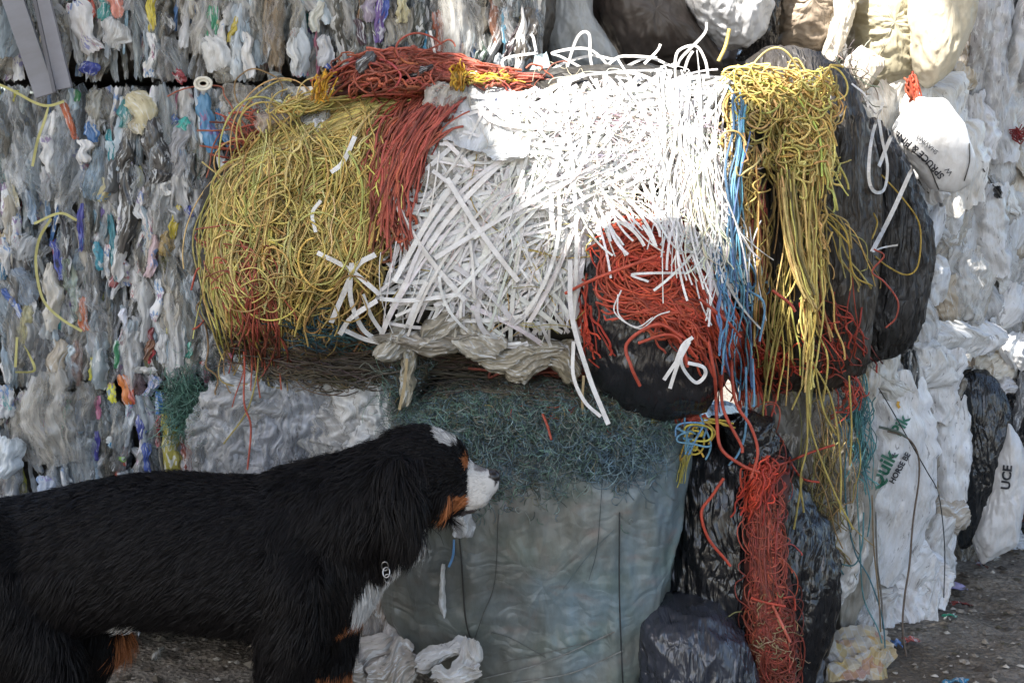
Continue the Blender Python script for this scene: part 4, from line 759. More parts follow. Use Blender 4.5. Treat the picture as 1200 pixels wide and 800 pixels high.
# ------------------------------------------------------------------ grey clear sack bale right of it
gb = empty('clear_sack_bale', (float(P(960, 700, 4.1)[0]), 4.15, 0), 'dirty translucent sacks with strings hanging down, between black film and white lettered bags', 'bale')
g1 = bag('clear_sack', [(880, 450), (930, 440), (995, 450), (1008, 520), (1008, 620), (1000, 680), (985, 720), (965, 740), (950, 680), (935, 620), (900, 600), (880, 540)], 4.05, .28, M_sack, '#97938a', gb, crum=.03, fr=(14, 14, 3), fine=.008, ffr=(50, 50, 12), seed=91, q=.5, e=.7, nt=200, npp=90)
DG = Depth([g1], 3.8)
L = []
for it in [(930, 470, 50, 60, 20, '#a9a59c', 1), (975, 500, 60, 90, -10, '#a39e94', 1), (915, 560, 40, 110, 5, '#b0aca2', 1), (960, 560, 50, 120, 0, '#a8a49a', 1), (990, 560, 40, 130, 6, '#9c968a', 1), (925, 600, 40, 60, 10, '#b4b0a8', 1), (985, 640, 34, 120, 12, '#c4c2bc', 0), (996, 665, 26, 110, 15, '#cfcecb', 0), (895, 560, 26, 70, 5, '#b8b4ac', 1), (992, 440, 34, 26, 60, '#9c968a', 0)]:
    a = Acc(); spxp(a, it[0], it[1], float(DG(it[0], it[1]))-.03, *it[2:7], bulge=.02, cr=.01, nu=18, nv=36, fr=(34, 10)); L.append((1, a, 'torn_film_flap'))
build_scraps(L, gb)
for i, c_ in enumerate([[(1000, 440), (1005, 520), (1020, 600), (1000, 680), (975, 650)], [(1010, 430), (1020, 500), (1005, 560), (1008, 640), (1012, 700), (1030, 740), (1040, 790)], [(1002, 460), (990, 560), (1000, 640), (1020, 680), (1035, 730), (1038, 800)], [(1022, 580), (1024, 640), (1030, 700), (1032, 740)], [(970, 640), (975, 655), (1000, 662), (1010, 640), (1012, 600)]]):
    one('hanging_string', c_, .0022, ['#4d7f88', '#5a8a90', '#3f6e7c', '#7a6a50', '#4d7f88'][i], Yf=3.72, off=.02*i, round_=True, mt=M_twine, parent=gb)
a = Acc()
add_tw(jit(60, [(998, 440), (1006, 480), (1002, 540), (1008, 570)], (9, 18), wa=8, trim=.3), TEAL, .002, .0, .06, a_=a, Yf=lambda x, y: 3.78+0*x)
add_tw(jit(40, [(960, 470), (975, 540), (960, 600), (980, 640)], (24, 26), wa=8, trim=.3), '#8f8050', .002, .0, .06, a_=a, Yf=lambda x, y: 3.72+0*x)
add_tw(jit(16, [(975, 435), (1000, 450), (1016, 470), (975, 485)], (10, 10), wa=4, trim=.2), '#a8483a', .0026, .0, .06, a_=a, Yf=lambda x, y: 3.7+0*x)
stuff(a.build('hanging_string_tangle', M_twine, gb))

# ------------------------------------------------------------------ right: white sack bales (set back, face turned)
WG = ['#d9dbde', '#cdd0d4', '#e2e3e4', '#c2c2c0', '#d4d0c8', '#dadde2', '#b8b2a6']
def whitewall(lst, x0, x1, z0, z1, Yf, n_, wr=(.07, .2), lr=(.12, .34), cr=.007, mats=(0, 0, 1, 0, 1), greys=WG, yaw=.75, angsd=22):
    for i in range(n_):
        x = R.uniform(x0, x1); z = R.uniform(z0, z1); w_ = R.uniform(*wr); l_ = R.uniform(*lr)
        if R.random() < .35: w_ *= .45
        z = np.clip(z, z0+l_*.4, z1-l_*.4)
        a = Acc(); col = lin(greys[R.integers(len(greys))])*(.85+.2*R.random())
        scrap(a, (x, Yf(x)-R.random()*.05, z), w_, l_, math.radians(R.normal()*angsd), col, mats[R.integers(len(mats))], bulge=w_*.2, cr=cr, nu=16, nv=24, yaw=math.atan(yaw)+R.normal()*.25, tilt=R.normal()*.15, taper=.2+.5*R.random(), sway=R.normal()*.2, fr=(20, 12)); lst.append((w_*l_, a))
def obl(x0, x1, y0, slope, z0, z1, thick, parent, seed, amp=.03, col='#c9c8c4', mm=None):
    nx, nz = 120, 90
    u = np.linspace(0, 1, nx)[None]; v_ = np.linspace(0, 1, nz)[:, None]
    X = x0+(x1-x0)*u+0*v_; Z = z0+(z1-z0)*v_+0*u
    rnd = (np.abs(2*v_-1)**8+np.abs(2*u-1)**8)*.08
    Yb = y0+slope*(X-x0)+rnd
    Pp = np.stack([X, Yb, Z], -1); h = ridge(Pp*np.array([9, 9, 5]), seed, 4)*amp
    Fr = Pp.copy(); Fr[..., 1] -= h
    Bk = Pp.copy(); Bk[..., 1] += thick
    V = np.concatenate([Fr.reshape(-1, 3), Bk.reshape(-1, 3)]); n0 = nx*nz; q = grid_q(nz, nx); q2 = q[:, ::-1]+n0
    b_ = []
    top_ = [((nz-1)*nx+i) for i in range(nx)]; bot = list(range(nx)); le = [j*nx for j in range(nz)]; ri = [j*nx+nx-1 for j in range(nz)]
    for E, f in ((top_, 0), (bot, 1), (le, 0), (ri, 1)):
        for i in range(len(E)-1):
            t = (E[i], E[i+1], E[i+1]+n0, E[i]+n0); b_.append(t if f else t[::-1])
    return mesh_obj('packed_core', V, np.concatenate([q, q2, np.array(b_)]), mm or M_sack, parent, col=lin(col), uv=V[:, [0, 2]])
zs = 0.76
up = empty('white_sack_bale', (1.5, 4.9, zs), 'upper right bale of crushed white sacks, curved shavings lettering on its sunlit bag', 'bale', 'bales of white sacks')
YU = lambda x: 4.12+(x-1.05)*.95
obl(1.02, 2.15, 4.12, .95, zs, 1.64, .8, up, 101)
L = []; whitewall(L, 1.08, 2.0, zs, 1.62, YU, 130, wr=(.05, .17), lr=(.10, .32))
def rt(lst, items, Yf, nm='white_sack'):
    for it in items:
        px, py, w_, l_, ang, col, mi, dy = it[:8]; Y = 4.4
        for _ in range(5): Y = Yf(float(P(px, py, Y)[0]))
        a = Acc(); spxp(a, px, py, Y+dy, w_, l_, ang, col, mi, bulge=.035, cr=.007, nu=26, nv=34, taper=.3, yaw=.3, fr=(22, 6)); lst.append((9, a, it[8] if len(it) > 8 else nm))
rt(L, [(1100, 150, 90, 100, -35, '#e4e3e0', 0, -.12), (1070, 125, 70, 60, 60, '#dedcd6', 0, -.09), (1120, 190, 70, 110, -30, '#e2e2e0', 0, -.14), (1148, 150, 56, 80, -20, '#d9dade', 0, -.16), (1085, 195, 40, 90, -32, '#d8dade', 0, -.16, 'lettered_sack'), (1172, 130, 50, 120, 0, '#c9cdd4', 0, -.08), (1088, 290, 24, 100, 12, '#d4dbe6', 0, -.12), (1165, 270, 44, 110, 0, '#d8dade', 0, -.10), (1125, 330, 70, 80, 20, '#d2d2d0', 1, -.08), (1180, 420-60, 44, 60, 20, '#d8dade', 0, -.1), (1100, 395, 100, 40, 0, '#d4d6d8', 0, -.09), (1112, 350, 40, 60, 0, '#b8ad9c', 0, -.07), (1168, 225, 8, 14, 0, '#26282a', 0, -.15), (1145, 395, 60, 40, 0, '#dcdde0', 0, -.11)], YU)
build_scraps(L, up)
bag('lettered_sack', [(1046, 150), (1058, 130), (1076, 112), (1108, 116), (1130, 145), (1142, 185), (1138, 215), (1118, 226), (1090, 222), (1066, 190), (1052, 170)], 4.02, .055, M_sack, '#dedfe0', up, crum=.004, fr=(12, 12, 8), fine=.0015, ffr=(30, 30, 20), seed=171, nt=120, npp=60)
lo = empty('white_sack_bale', (1.45, 4.9, 0), 'lower right bale of long white sacks with green and black horse bedding print', 'bale', 'bales of white sacks')
YD = lambda x: 4.02+(x-1.0)*1.0
obl(.98, 1.47, 4.02, 1.0, .02, zs-.01, .8, lo, 111)
L = []; whitewall(L, 1.02, 1.40, .05, zs, YD, 70, wr=(.05, .14), lr=(.12, .34), angsd=14)
rt(L, [(1052, 560, 84, 250, 6, '#dadce0', 0, -.13, 'lettered_sack'), (1040, 440, 50, 60, -40, '#d0d0cc', 0, -.1), (1100, 450, 80, 90, 10, '#dcdde0', 0, -.10), (1112, 560, 50, 200, 2, '#dcdee2', 0, -.12), (1085, 430, 70, 50, 20, '#d6d8da', 0, -.12), (1068, 446, 20, 76, -8, '#33383d', 0, -.145, 'dark_film_strip'), (1100, 640, 70, 80, 10, '#c8c8c8', 0, -.12), (1070, 665, 90, 60, 60, '#dadbde', 0, -.15), (1115, 600, 46, 40, 70, '#b4aca0', 0, -.15), (1120, 460, 16, 40, 20, '#77736c', 0, -.11), (1010, 660, 34, 110, 10, '#d0d0cf', 0, -.08), (1010, 440, 60, 14, 80, '#b9ab8e', 0, -.15, 'flat_stalks')], YD)
build_scraps(L, lo)
# lettering
bpy.context.view_layer.update()
def text_mesh(txt, size, mt, parent, place, bold=.0, spacing=1.0, name='lettering', extr=.0006, bend=0.0):
    cu = bpy.data.curves.new('t', 'FONT'); cu.body = txt; cu.size = size; cu.extrude = extr; cu.offset = bold; cu.space_character = spacing; cu.resolution_u = 3
    to = bpy.data.objects.new('t', cu); COL.objects.link(to); bpy.context.view_layer.update()
    me_ = bpy.data.meshes.new_from_object(to.evaluated_get(bpy.context.evaluated_depsgraph_get())); bpy.data.objects.remove(to)
    v = np.empty(len(me_.vertices)*3, np.float32); me_.vertices.foreach_get('co', v); v = v.reshape(-1, 3).astype(float)
    v = place(v); base = np.zeros(3); pr = parent
    while pr is not None: base += np.array(pr.location); pr = pr.parent
    me_.vertices.foreach_set('co', (v-base).astype(np.float32).ravel()); me_.materials.clear(); me_.materials.append(mt)
    o = bpy.data.objects.new(name, me_); COL.objects.link(o); o.parent = parent; me_.update(); return o
def placer(p0, ang, Df, sc=1.0, bend=0.0, off=.006):
    """text x along pixel angle ang (deg, up positive), laid onto the surface"""
    a_ = math.radians(ang)
    def f(v):
        t = v[:, 0]; h = v[:, 1]
        if bend:
            th_ = t*bend; r_ = 1/bend
            x = (r_-h)*np.sin(th_) if False else np.sin(th_)*(r_+h*-1)*1.0; y = r_-(r_-h)*np.cos(th_)
        else: x, y = t, h
        px = p0[0]+x*math.cos(a_)-y*math.sin(a_); py = p0[1]-(x*math.sin(a_)+y*math.cos(a_))
        Y = Df(px, py)-off-v[:, 2]
        return P(px, py, Y)
    return f
wparts = [o for o in COL.objects if o.parent in (up, lo) and o.type == 'MESH' and o.name.split('.')[0] in ('packed_core', 'lettered_sack', 'white_sack', 'plastic_scrap', 'dark_film_strip')]
DT = Depth(wparts, 4.3, x0=1000, x1=1200, y0=100, y1=620, st=2, blur=1)
text_mesh('SPRUCE & PINE', 11.5, M_ink, up, placer((1107, 206), 128, DT, bend=.004, off=.010), bold=.25)
text_mesh('SHAVINGS', 7.5, M_ink, up, placer((1100, 178), 137, DT, bend=.001, off=.010), bold=.02)
text_mesh('W', 9, M_ink, up, placer((1117, 203), 128, DT, off=.010))
for c_ in ([(1060, 172), (1085, 190), (1100, 222)], [(1136, 168), (1136, 190), (1130, 212)], [(1076, 210), (1082, 220), (1088, 226)], [(1152, 198), (1166, 220), (1174, 232)]):
    one('thin_wire' if c_[0][0] > 1100 else 'printed_line', c_, .002, '#4a4844', off=.006, Yf=DT, parent=up, round_=True)
text_mesh('Quik', 24, M_green, lo, placer((1030, 576), 63, DT, off=.014), bold=.6)
text_mesh('Pik', 20, M_green, lo, placer((1055, 512), 62, DT, off=.014), bold=.5)
text_mesh('HORSE BE', 9, M_ink, lo, placer((1047, 567), 60, DT, off=.014), bold=.35)
text_mesh('*', 16, M_ink, lo, placer((1054, 541), 60, DT, off=.014), bold=.4)
a = Acc(); tube(a, P(*np.array([(1053, 470), (1052, 474), (1054, 478)]).T, DT(np.array([1053, 1052, 1054]), np.array([470, 474, 478]))-.01), .006, .001, lin('#c89a2a'), sides=4); a.build('printed_spot', M_strap, lo)
for c_, w_, cl in [([(1030, 455), (1045, 480), (1062, 510), (1085, 550), (1100, 580), (1107, 640), (1106, 700)], .0018, '#2c3030'), ([(1040, 505), (1062, 512), (1075, 530), (1077, 560), (1070, 610), (1066, 660), (1060, 700), (1058, 740), (1066, 790)], .003, '#6a5c4e'), ([(1030, 500), (1050, 505), (1062, 512)], .004, '#5f6a60'), ([(1026, 600), (1028, 660), (1033, 700), (1035, 740)], .003, '#7a756c'), ([(1015, 425), (1040, 445), (1072, 460)], .0015, '#b8b4a8')]:
    one('hanging_wire', c_, w_, cl, off=.05, Yf=lambda x, y: np.minimum(DT(x, np.minimum(y, 615)), 4.2)-np.clip((y-600)/200, 0, 1)*.25, round_=True, mt=M_twine, parent=lo)
# black sheets and back sacks at the right edge
bag('black_sheet_bag', [(1122, 440), (1140, 430), (1165, 440), (1184, 480), (1182, 540), (1165, 590), (1145, 628), (1126, 645), (1114, 560)], 4.58, .1, M_black, '#25282c', None, crum=.015, fr=(10, 10, 4), seed=121, label='long glossy black bag wedged at right edge beside the white lower sacks', cat='bag')
sk = bag('torn_sack', [(1180, 492), (1195, 515), (1205, 560), (1190, 640), (1150, 662), (1138, 632), (1148, 600), (1160, 545)], 4.52, .07, M_sack, '#cfd0d2', None, crum=.012, fr=(12, 12, 8), seed=122, label='torn white sack lettered in black at right edge, in front of the black bag', cat='sack')
DS = Depth([sk], 4.45, x0=1120, x1=1220, y0=480, y1=680, st=2, blur=0)
text_mesh('UCE', 15, M_ink, sk, placer((1183, 574), 84, DS, off=.012), bold=.5)
db = empty('dark_wrapped_bale', (2.2, 5.3, 0), 'dark wrapped bale at the far right edge behind the torn lettered sack', 'bale')
boxcore('black_wrap', 1.72, 2.7, 4.85, 5.8, .02, 1.25, db, col='#24262b', amp=.05, seed=131, p=6, m=M_black, fr=4)
L = []
for it in [(1150, 455, 30, 60, -35, '#d8d8d6', 0), (1140, 450, 46, 40, 60, '#dcdcda', 0), (1178, 455, 30, 26, 60, '#c4c4c8', 0), (1168, 420, 60, 50, 40, '#d4d0c6', 0), (1190, 410, 40, 44, 10, '#d8dade', 0), (1160, 440, 20, 40, -10, '#b8b0a0', 0), (1195, 470, 20, 70, 0, '#6c6f74', 0)]:
    a = Acc(); spxp(a, it[0], it[1], 4.62, *it[2:7], bulge=.03, cr=.01, nu=16, nv=22, yaw=.4); L.append((1, a, 'white_film_flap'))
for it in [(1130, 440, 30, 60, 20, '#d8d8d6', 0)]: pass
build_scraps(L, db)
a = Acc(); add_tw(coils(70, 1195, 585, 16, 10, (8, 10)), '#7c3a2c', .003, 0, .05, a_=a, Yf=lambda x, y: 4.8+0*x); stuff(a.build('rusty_twine_tangle', M_twine, db))

# ------------------------------------------------------------------ upper back row of sacks
def sack(outline, Y, T, col, label, cat='sack', name='full_sack', crum=.012, fr=(14, 14, 8), seed=1, m=None, **k):
    return bag(name, outline, Y, T, m or M_sack, col, None, crum=crum, fr=fr, seed=seed, label=label, cat=cat, **k)
SL = M_sack
sack([(1062, -60), (1100, -70), (1140, -40), (1138, 10), (1128, 50), (1108, 88), (1086, 104), (1070, 90), (1060, 50), (1058, 0)], 4.15, .17, '#c9c2ae', 'smooth cream woven sack hanging at top right with a pinched lower end', seed=141, crum=.008, q=.8)
sack([(1010, -50), (1060, -50), (1068, 0), (1070, 60), (1066, 100), (1040, 118), (1000, 112), (1000, 70), (990, 20)], 4.25, .15, '#aba58e', 'greenish beige sack with slanting pleats, left of the cream sack', seed=142, crum=.012, fr=(10, 10, 30), ffr=(20, 20, 70), fine=.008)
sack([(905, -50), (970, -50), (985, 0), (980, 45), (968, 66), (930, 64), (908, 56), (902, 20)], 4.2, .13, '#9a8c7c', 'crinkled brown translucent sack at the top, above the dusty black bag', seed=143, crum=.012, fr=(14, 14, 26), ffr=(30, 30, 80), fine=.007)
sack([(975, -40), (1006, -40), (1000, 10), (990, 50), (975, 85), (962, 70), (972, 30)], 4.1, .05, '#d6d0c4', 'narrow folded cream flap between the brown sack and the pleated sack', cat='film', name='folded_flap', seed=144)
sack([(984, 78), (1010, 52), (1036, 70), (1036, 78), (1012, 108), (1000, 104)], 4.02, .04, '#d2cabb', 'folded square cream sheet lying below the pleated sack in sun', cat='sheet', name='folded_sheet', seed=145, crum=.005)
sack([(685, -60), (790, -60), (800, 0), (815, 30), (840, 60), (850, 90), (740, 90), (715, 60), (695, 20)], 4.1, .16, '#463f3b', 'large dull black brown sack behind the sunlit white straps', seed=146, crum=.014, fr=(6, 6, 5), m=M_sack)
sack([(795, -50), (900, -50), (905, 10), (895, 40), (875, 58), (845, 54), (815, 30), (800, 0)], 4.05, .14, '#c4c6ca', 'white crumpled sack lit by sun, right of the black brown sack', seed=147, crum=.018, fr=(10, 10, 10))
sack([(648, -60), (690, -60), (694, 20), (722, 60), (735, 90), (700, 95), (650, 90), (640, 60)], 3.98, .07, '#b2b6b8', 'pale grey smooth sack standing left of the black brown sack', seed=148, crum=.008)
sack([(880, -60), (925, -60), (912, 10), (910, 60), (890, 66), (862, 70), (880, 30)], 4.1, .08, '#2e2c2c', 'black gap filling bag between white crumpled sack and brown sack', cat='bag', name='black_bag', seed=149, m=M_black)
sack([(612, -60), (650, -60), (652, 20), (640, 60), (620, 66), (612, 20)], 3.95, .06, '#55514c', 'narrow dark torn bag left of the pale grey sack', cat='bag', name='torn_bag', seed=150)
sack([(740, 60), (860, 50), (900, 70), (1000, 110), (1000, 140), (740, 140)], 4.35, .12, '#4b4641', 'dark flattened sacks in the shade behind the bale top', name='flat_sack', seed=151)
tb = empty('white_sack_bale', (1.6, 4.9, 1.66), 'topmost right bale of pale grey pleated sacks behind the cream sack', 'bale', 'bales of white sacks')
obl(.7, 2.3, 4.38, .25, 1.655, 2.4, .7, tb, 161, col='#a8a8a8')
L = []; whitewall(L, 1.15, 2.2, 1.67, 2.3, lambda x: 4.36+(x-.7)*.25, 60, wr=(.06, .12), lr=(.25, .45), yaw=.3, angsd=8, greys=['#b4b8be', '#a9adb2', '#c2c6cc', '#9a9a9a'])
rt(L, [(1130, 70, 30, 110, 14, '#a89f90', 0, -.06), (1150, 50, 36, 170, 8, '#b0b2b6', 0, -.1), (1172, 60, 30, 160, 0, '#bcc0c8', 0, -.12), (1120, 95, 50, 40, 30, '#d2c8b6', 0, -.12), (1192, 50, 24, 140, 20, '#c4c8ce', 0, -.1), (1098, 112, 60, 24, 80, '#c8baa0', 0, -.1)], lambda x: 4.36+(x-.7)*.25)
build_scraps(L, tb)
a = Acc(); add_tw(jit(26, [(1066, 88), (1070, 105), (1074, 122)], (4, 4), wa=2), '#c0583a', .004, 0, .04, a_=a, Yf=lambda x, y: 4.05+0*x); tag(a.build('orange_twine_tuft', M_twine, None), 'short tuft of orange twine poking out below the cream sack', 'twine')
a = Acc(); add_tw(jit(14, [(1190, 150), (1186, 160), (1205, 165)], (6, 4), wa=3), '#9a3030', .003, 0, .04, a_=a, Yf=lambda x, y: 4.6+0*x); a.build('red_twine_end', M_twine, up)
a = Acc(); add_tw(jit(40, [(995, 60), (970, 80), (1000, 110), (1020, 130)], (20, 14), wa=5, trim=.3), '#b8b0a0', .0018, .0, .08, a_=a, Yf=lambda x, y: 3.85+0*x); stuff(a.build('pale_string_tangle', M_twine, bb))

# ------------------------------------------------------------------ things on the ground
def litter(name, items, label, cat, Y, mats=FM, **k):
    a = Acc()
    for it in items:
        px, py, w_, l_, ang, col, mi = it; kk = dict(bulge=.02, cr=.009, nu=30, nv=34, taper=.5, fr=(50, 16), tilt=.5); kk.update(k); spxp(a, px, py, Y-(py-700)*.003, w_, l_, ang, col, mi, **kk)
    return tag(a.build(name, mats, None), label, cat)
litter('crumpled_film', [(450, 740, 70, 90, -10, '#a89f98', 0), (440, 770, 70, 60, 30, '#bab4ae', 0), (480, 765, 60, 60, 50, '#b8b2ae', 0), (460, 790, 60, 60, 80, '#aaa49c', 0), (420, 750, 60, 70, 0, '#b0aaa4', 1), (400, 785, 70, 50, 60, '#a8a29a', 0)], 'crumpled off white film heaped on the ground behind the dog front legs', 'film', 3.58)
litter('white_film_strip', [(520, 765, 26, 70, 78, '#c4c2be', 0), (545, 778, 30, 56, 10, '#c4c2be', 0), (535, 790, 24, 60, 80, '#bdbab4', 0)], 'pointed white film strip tucked under the grey blue wrapped bale', 'film', 3.42)
litter('white_sack', [(1030, 720, 60, 70, 40, '#c8c8c8', 0), (1080, 690, 80, 50, 70, '#d0d2d4', 0), (1060, 700, 70, 60, 20, '#d8d9dc', 0), (1100, 680, 50, 40, 60, '#d8d9dc', 0)], 'white sack spilling on the ground at the foot of the lettered sacks', 'sack', 4.12)
litter('clear_film', [(1000, 735, 60, 50, 70, '#a9aaa8', 1), (990, 725, 30, 60, 40, '#9c948a', 1)], 'grey clear film lying on top of the newspaper', 'film', 3.95)
litter('blue_white_bag', [(1155, 640, 60, 50, 60, '#b8c8da', 2), (1180, 630, 60, 40, 80, '#c8d2de', 0), (1165, 615, 60, 36, 80, '#d4d6da', 0), (1190, 645, 40, 30, 80, '#c2cad4', 0)], 'blue and white carrier bag crumpled on the ground at right edge', 'bag', 4.72)
litter('dirty_film', [(1125, 655, 40, 50, 30, '#9a958a', 1), (1140, 650, 30, 50, 60, '#8e8a80', 1), (1150, 660, 20, 50, 75, '#7c766a', 0)], 'dirty translucent film on the ground, left of the blue white bag', 'film', 4.62)
m_news, n, b, out = mat('newspaper_print')
vv = N_(n, 'ShaderNodeTexBrick', Scale=1.0); vv.inputs['Color1'].default_value = (.55, .54, .5, 1); vv.inputs['Color2'].default_value = (.45, .33, .12, 1); vv.inputs['Mortar'].default_value = (.68, .66, .62, 1); vv.inputs['Mortar Size'].default_value = .02; vv.inputs['Brick Width'].default_value = .5; vv.inputs['Row Height'].default_value = .25
n.links.new(mapped(n, (14, 14, 1)), vv.inputs[0])
vo = N_(n, 'ShaderNodeTexVoronoi', Scale=22.0); n.links.new(mapped(n, (1, 1.2, 1)), vo.inputs['Vector'])
cc_ = ramp(n, vo.outputs['Color'], [(0, (.10, .15, .4)), (.25, (.6, .6, .58)), (.5, (.62, .6, .55)), (.65, (.55, .38, .06)), (.8, (.4, .12, .1)), (.92, (.62, .61, .58))]); n.links.new(mult(n, cc_, vv.outputs[0], .45, 'MIX'), b.inputs['Base Color']); b.inputs['Roughness'].default_value = .7
for e_ in [x for x in n.nodes if x.type == 'VALTORGB'][0].color_ramp.elements: e_.color = tuple(v_*.6 for v_ in e_.color[:3])+(1,)
vv.inputs['Color1'].default_value = (.3, .3, .29, 1); vv.inputs['Mortar'].default_value = (.42, .41, .38, 1)
litter('newspaper', [(1000, 755, 30, 90, 80, '#ffffff', 0), (1010, 768, 36, 80, 70, '#ffffff', 0), (985, 775, 30, 60, -40, '#ffffff', 0), (1030, 785, 34, 50, 20, '#ffffff', 0), (990, 795, 40, 50, 60, '#ffffff', 0), (1012, 790, 36, 44, -30, '#ffffff', 0)], 'crumpled colour newspaper sheets on the ground under clear film', 'newspaper', 3.9, mats=[m_news], cr=.006)
bits = [(1068, 748, 18, 8, '#c84a3a', 'red plastic shard near the twig on the gravel'), (1112, 722, 14, 5, '#2f9a7a', 'small green plastic chip on the gravel'), (1092, 708, 12, 5, '#c24a40', 'small red chip on gravel beside the white sack'), (1126, 705, 24, 5, '#8a4038', 'thin dark red strip lying on the gravel'), (1052, 752, 10, 7, '#5a80b8', 'small blue scrap beside the red shard'), (1118, 688, 24, 8, '#a8a0c8', 'crumpled purple and white wrapper by the white sack'), (1120, 798, 26, 6, '#3f88b0', 'flat blue scrap at the bottom edge of the yard'), (1110, 725, 6, 3, '#dfe0dc', 'tiny white chip right beside the green chip'), (185, 770, 8, 16, '#a8a8a0', 'pale wood chip under the dog belly'), (1150, 610+55, 8, 10, '#7a3c28', 'rusty brown lump by the blue white bag')]
for px, py, w_, h_, cl, lb in bits:
    Y = 4
    for _ in range(8): Y = Y*CH/(CH-float(P(px, py, Y)[2])+1e-6) if False else CH/((CH-float(P(px, py, Y)[2]))/Y)
    c_ = P(px, py, Y); s_ = Y/F; n1_ = 9
    u = np.linspace(-1, 1, n1_)[None]; v_ = np.linspace(-1, 1, n1_)[:, None]
    X = c_[0]+u*w_*s_/2*(1+.3*np.sin(v_*5+px)); Yy = c_[1]+v_*h_*s_*1.2*(1+.3*np.sin(u*4)); X, Yy = np.broadcast_arrays(X, Yy)
    Z = ground_h(X.ravel(), Yy.ravel()).reshape(X.shape)+.008+.006*pn(np.stack([X*60, Yy*60, X*0], -1), 4)+.006*(1-u**2)
    top_ = np.stack([X, Yy, Z], -1).reshape(-1, 3); bt = top_-[0, 0, .002]
    q = grid_q(n1_, n1_); ob = mesh_obj('litter_scrap', np.concatenate([top_, bt]), np.concatenate([q, q[:, ::-1]+n1_*n1_]), M_film, None, col=lin(cl), uv=np.concatenate([top_, bt])[:, :2], loc=tuple(top_.mean(0)))
    tag(ob, lb, 'litter', 'litter on the gravel')

# ------------------------------------------------------------------ unseen slab added overhead (throws the shade, cut to shape the sun patch; above and behind the camera)
cn = empty('shade_blocker', (-.5, .4, 0), 'added unseen slab on posts that shades the bales and shapes the sun patch', 'shade_blocker')
zr = 4.0
poly = [(-7, -1.2), (5.5, -1.2), (5.5, 3.6), (.16, 3.6), (.14, 2.8), (.02, 2.75), (0, 2.28), (-.5, 2.22), (-.55, 1.85), (-.86, 1.75), (-.92, 1.40), (-1.0, 1.39), (-1.04, 1.40), (-1.50, 1.43), (-1.40, 2.9), (-7, 2.9)]  # outline notched so sun reaches only the bale top and upper sacks
bmV = [(x, y, zr) for x, y in poly]+[(x, y, zr+.06) for x, y in poly]; k = len(poly)
me = bpy.data.meshes.new('blocker_panel'); me.from_pydata([(x+.5, y-.4, z) for x, y, z in bmV], [], [list(range(k))[::-1], list(range(k, 2*k))]+[[i, (i+1) % k, k+(i+1) % k, k+i] for i in range(k)])
m_blocker = plain('blocker_sheet', (.35, .35, .34), .6); me.materials.append(m_blocker)
ro = bpy.data.objects.new('blocker_panel', me); COL.objects.link(ro); ro.parent = cn
me2 = bpy.data.meshes.new('blocker_panel'); b8 = [(x+.5, y-.4, z) for z in (4.062, 4.1) for x, y in ((-1.6, 2.12), (-.74, 2.12), (-.74, 3.0), (-1.6, 3.0))]; me2.from_pydata(b8, [], [(3, 2, 1, 0), (4, 5, 6, 7), (0, 1, 5, 4), (1, 2, 6, 5), (2, 3, 7, 6), (3, 0, 4, 7)]); me2.materials.append(m_blocker)  # second added panel, closes the gap that let sun onto the back row
ro2 = bpy.data.objects.new('blocker_panel', me2); COL.objects.link(ro2); ro2.parent = cn
for x, y in ((-6.8, -1), (-6.8, 2.7), (5.3, -1), (5.3, 3.4)):
    a = Acc(); tube(a, np.array([[x, y, t] for t in np.linspace(-.05, 3.999, 4)]), .06, .06, (.3, .3, .3), sides=12); a.build('blocker_post', plain('blocker_post_steel', (.3, .3, .3), .5, .6), cn)

# ------------------------------------------------------------------ dog
YDG = 2.85; sD = YDG/F
dog = None
SV = []; SQ = []; SN = 0
def addm(V, Q):
    global SN
    SV.append(V.reshape(-1, 3)); SQ.append(Q+SN); SN += len(SV[-1])
def ball(px, py, dy, r, sc=(1, 1, 1), rot=0, nu=24):
    th = np.linspace(0, 2*math.pi, nu*2, endpoint=False)[None]; ph = np.linspace(.02, math.pi-.02, nu)[:, None]
    V = np.stack([np.cos(th)*np.sin(ph), np.sin(th)*np.sin(ph), np.cos(ph)*np.ones_like(th)], -1)*r*np.array(sc)
    if rot: ca, sa = math.cos(rot), math.sin(rot); V = np.stack([V[..., 0]*ca-V[..., 2]*sa, V[..., 1], V[..., 0]*sa+V[..., 2]*ca], -1)
    addm(V+P(px, py, YDG)+[0, dy, 0], grid_q(nu, nu*2, True))
def chain(st, step=.012, sc=(1, 1, 1)):
    st = [np.array([*P(px, py, YDG)+[0, dy, 0], r]) for px, py, dy, r in st]
    for i in range(len(st)-1):
        n_ = max(2, int(np.linalg.norm(st[i+1][:3]-st[i][:3])/step))
        for t in np.linspace(0, 1, n_):
            q = st[i]*(1-t)+st[i+1]*t
            th = np.linspace(0, 2*math.pi, 20, endpoint=False)[None]; ph = np.linspace(.05, math.pi-.05, 12)[:, None]
            V = np.stack([np.cos(th)*np.sin(ph), np.sin(th)*np.sin(ph), np.cos(ph)*np.ones_like(th)], -1)*q[3]*np.array(sc)
            addm(V+q[:3], grid_q(12, 20, True))
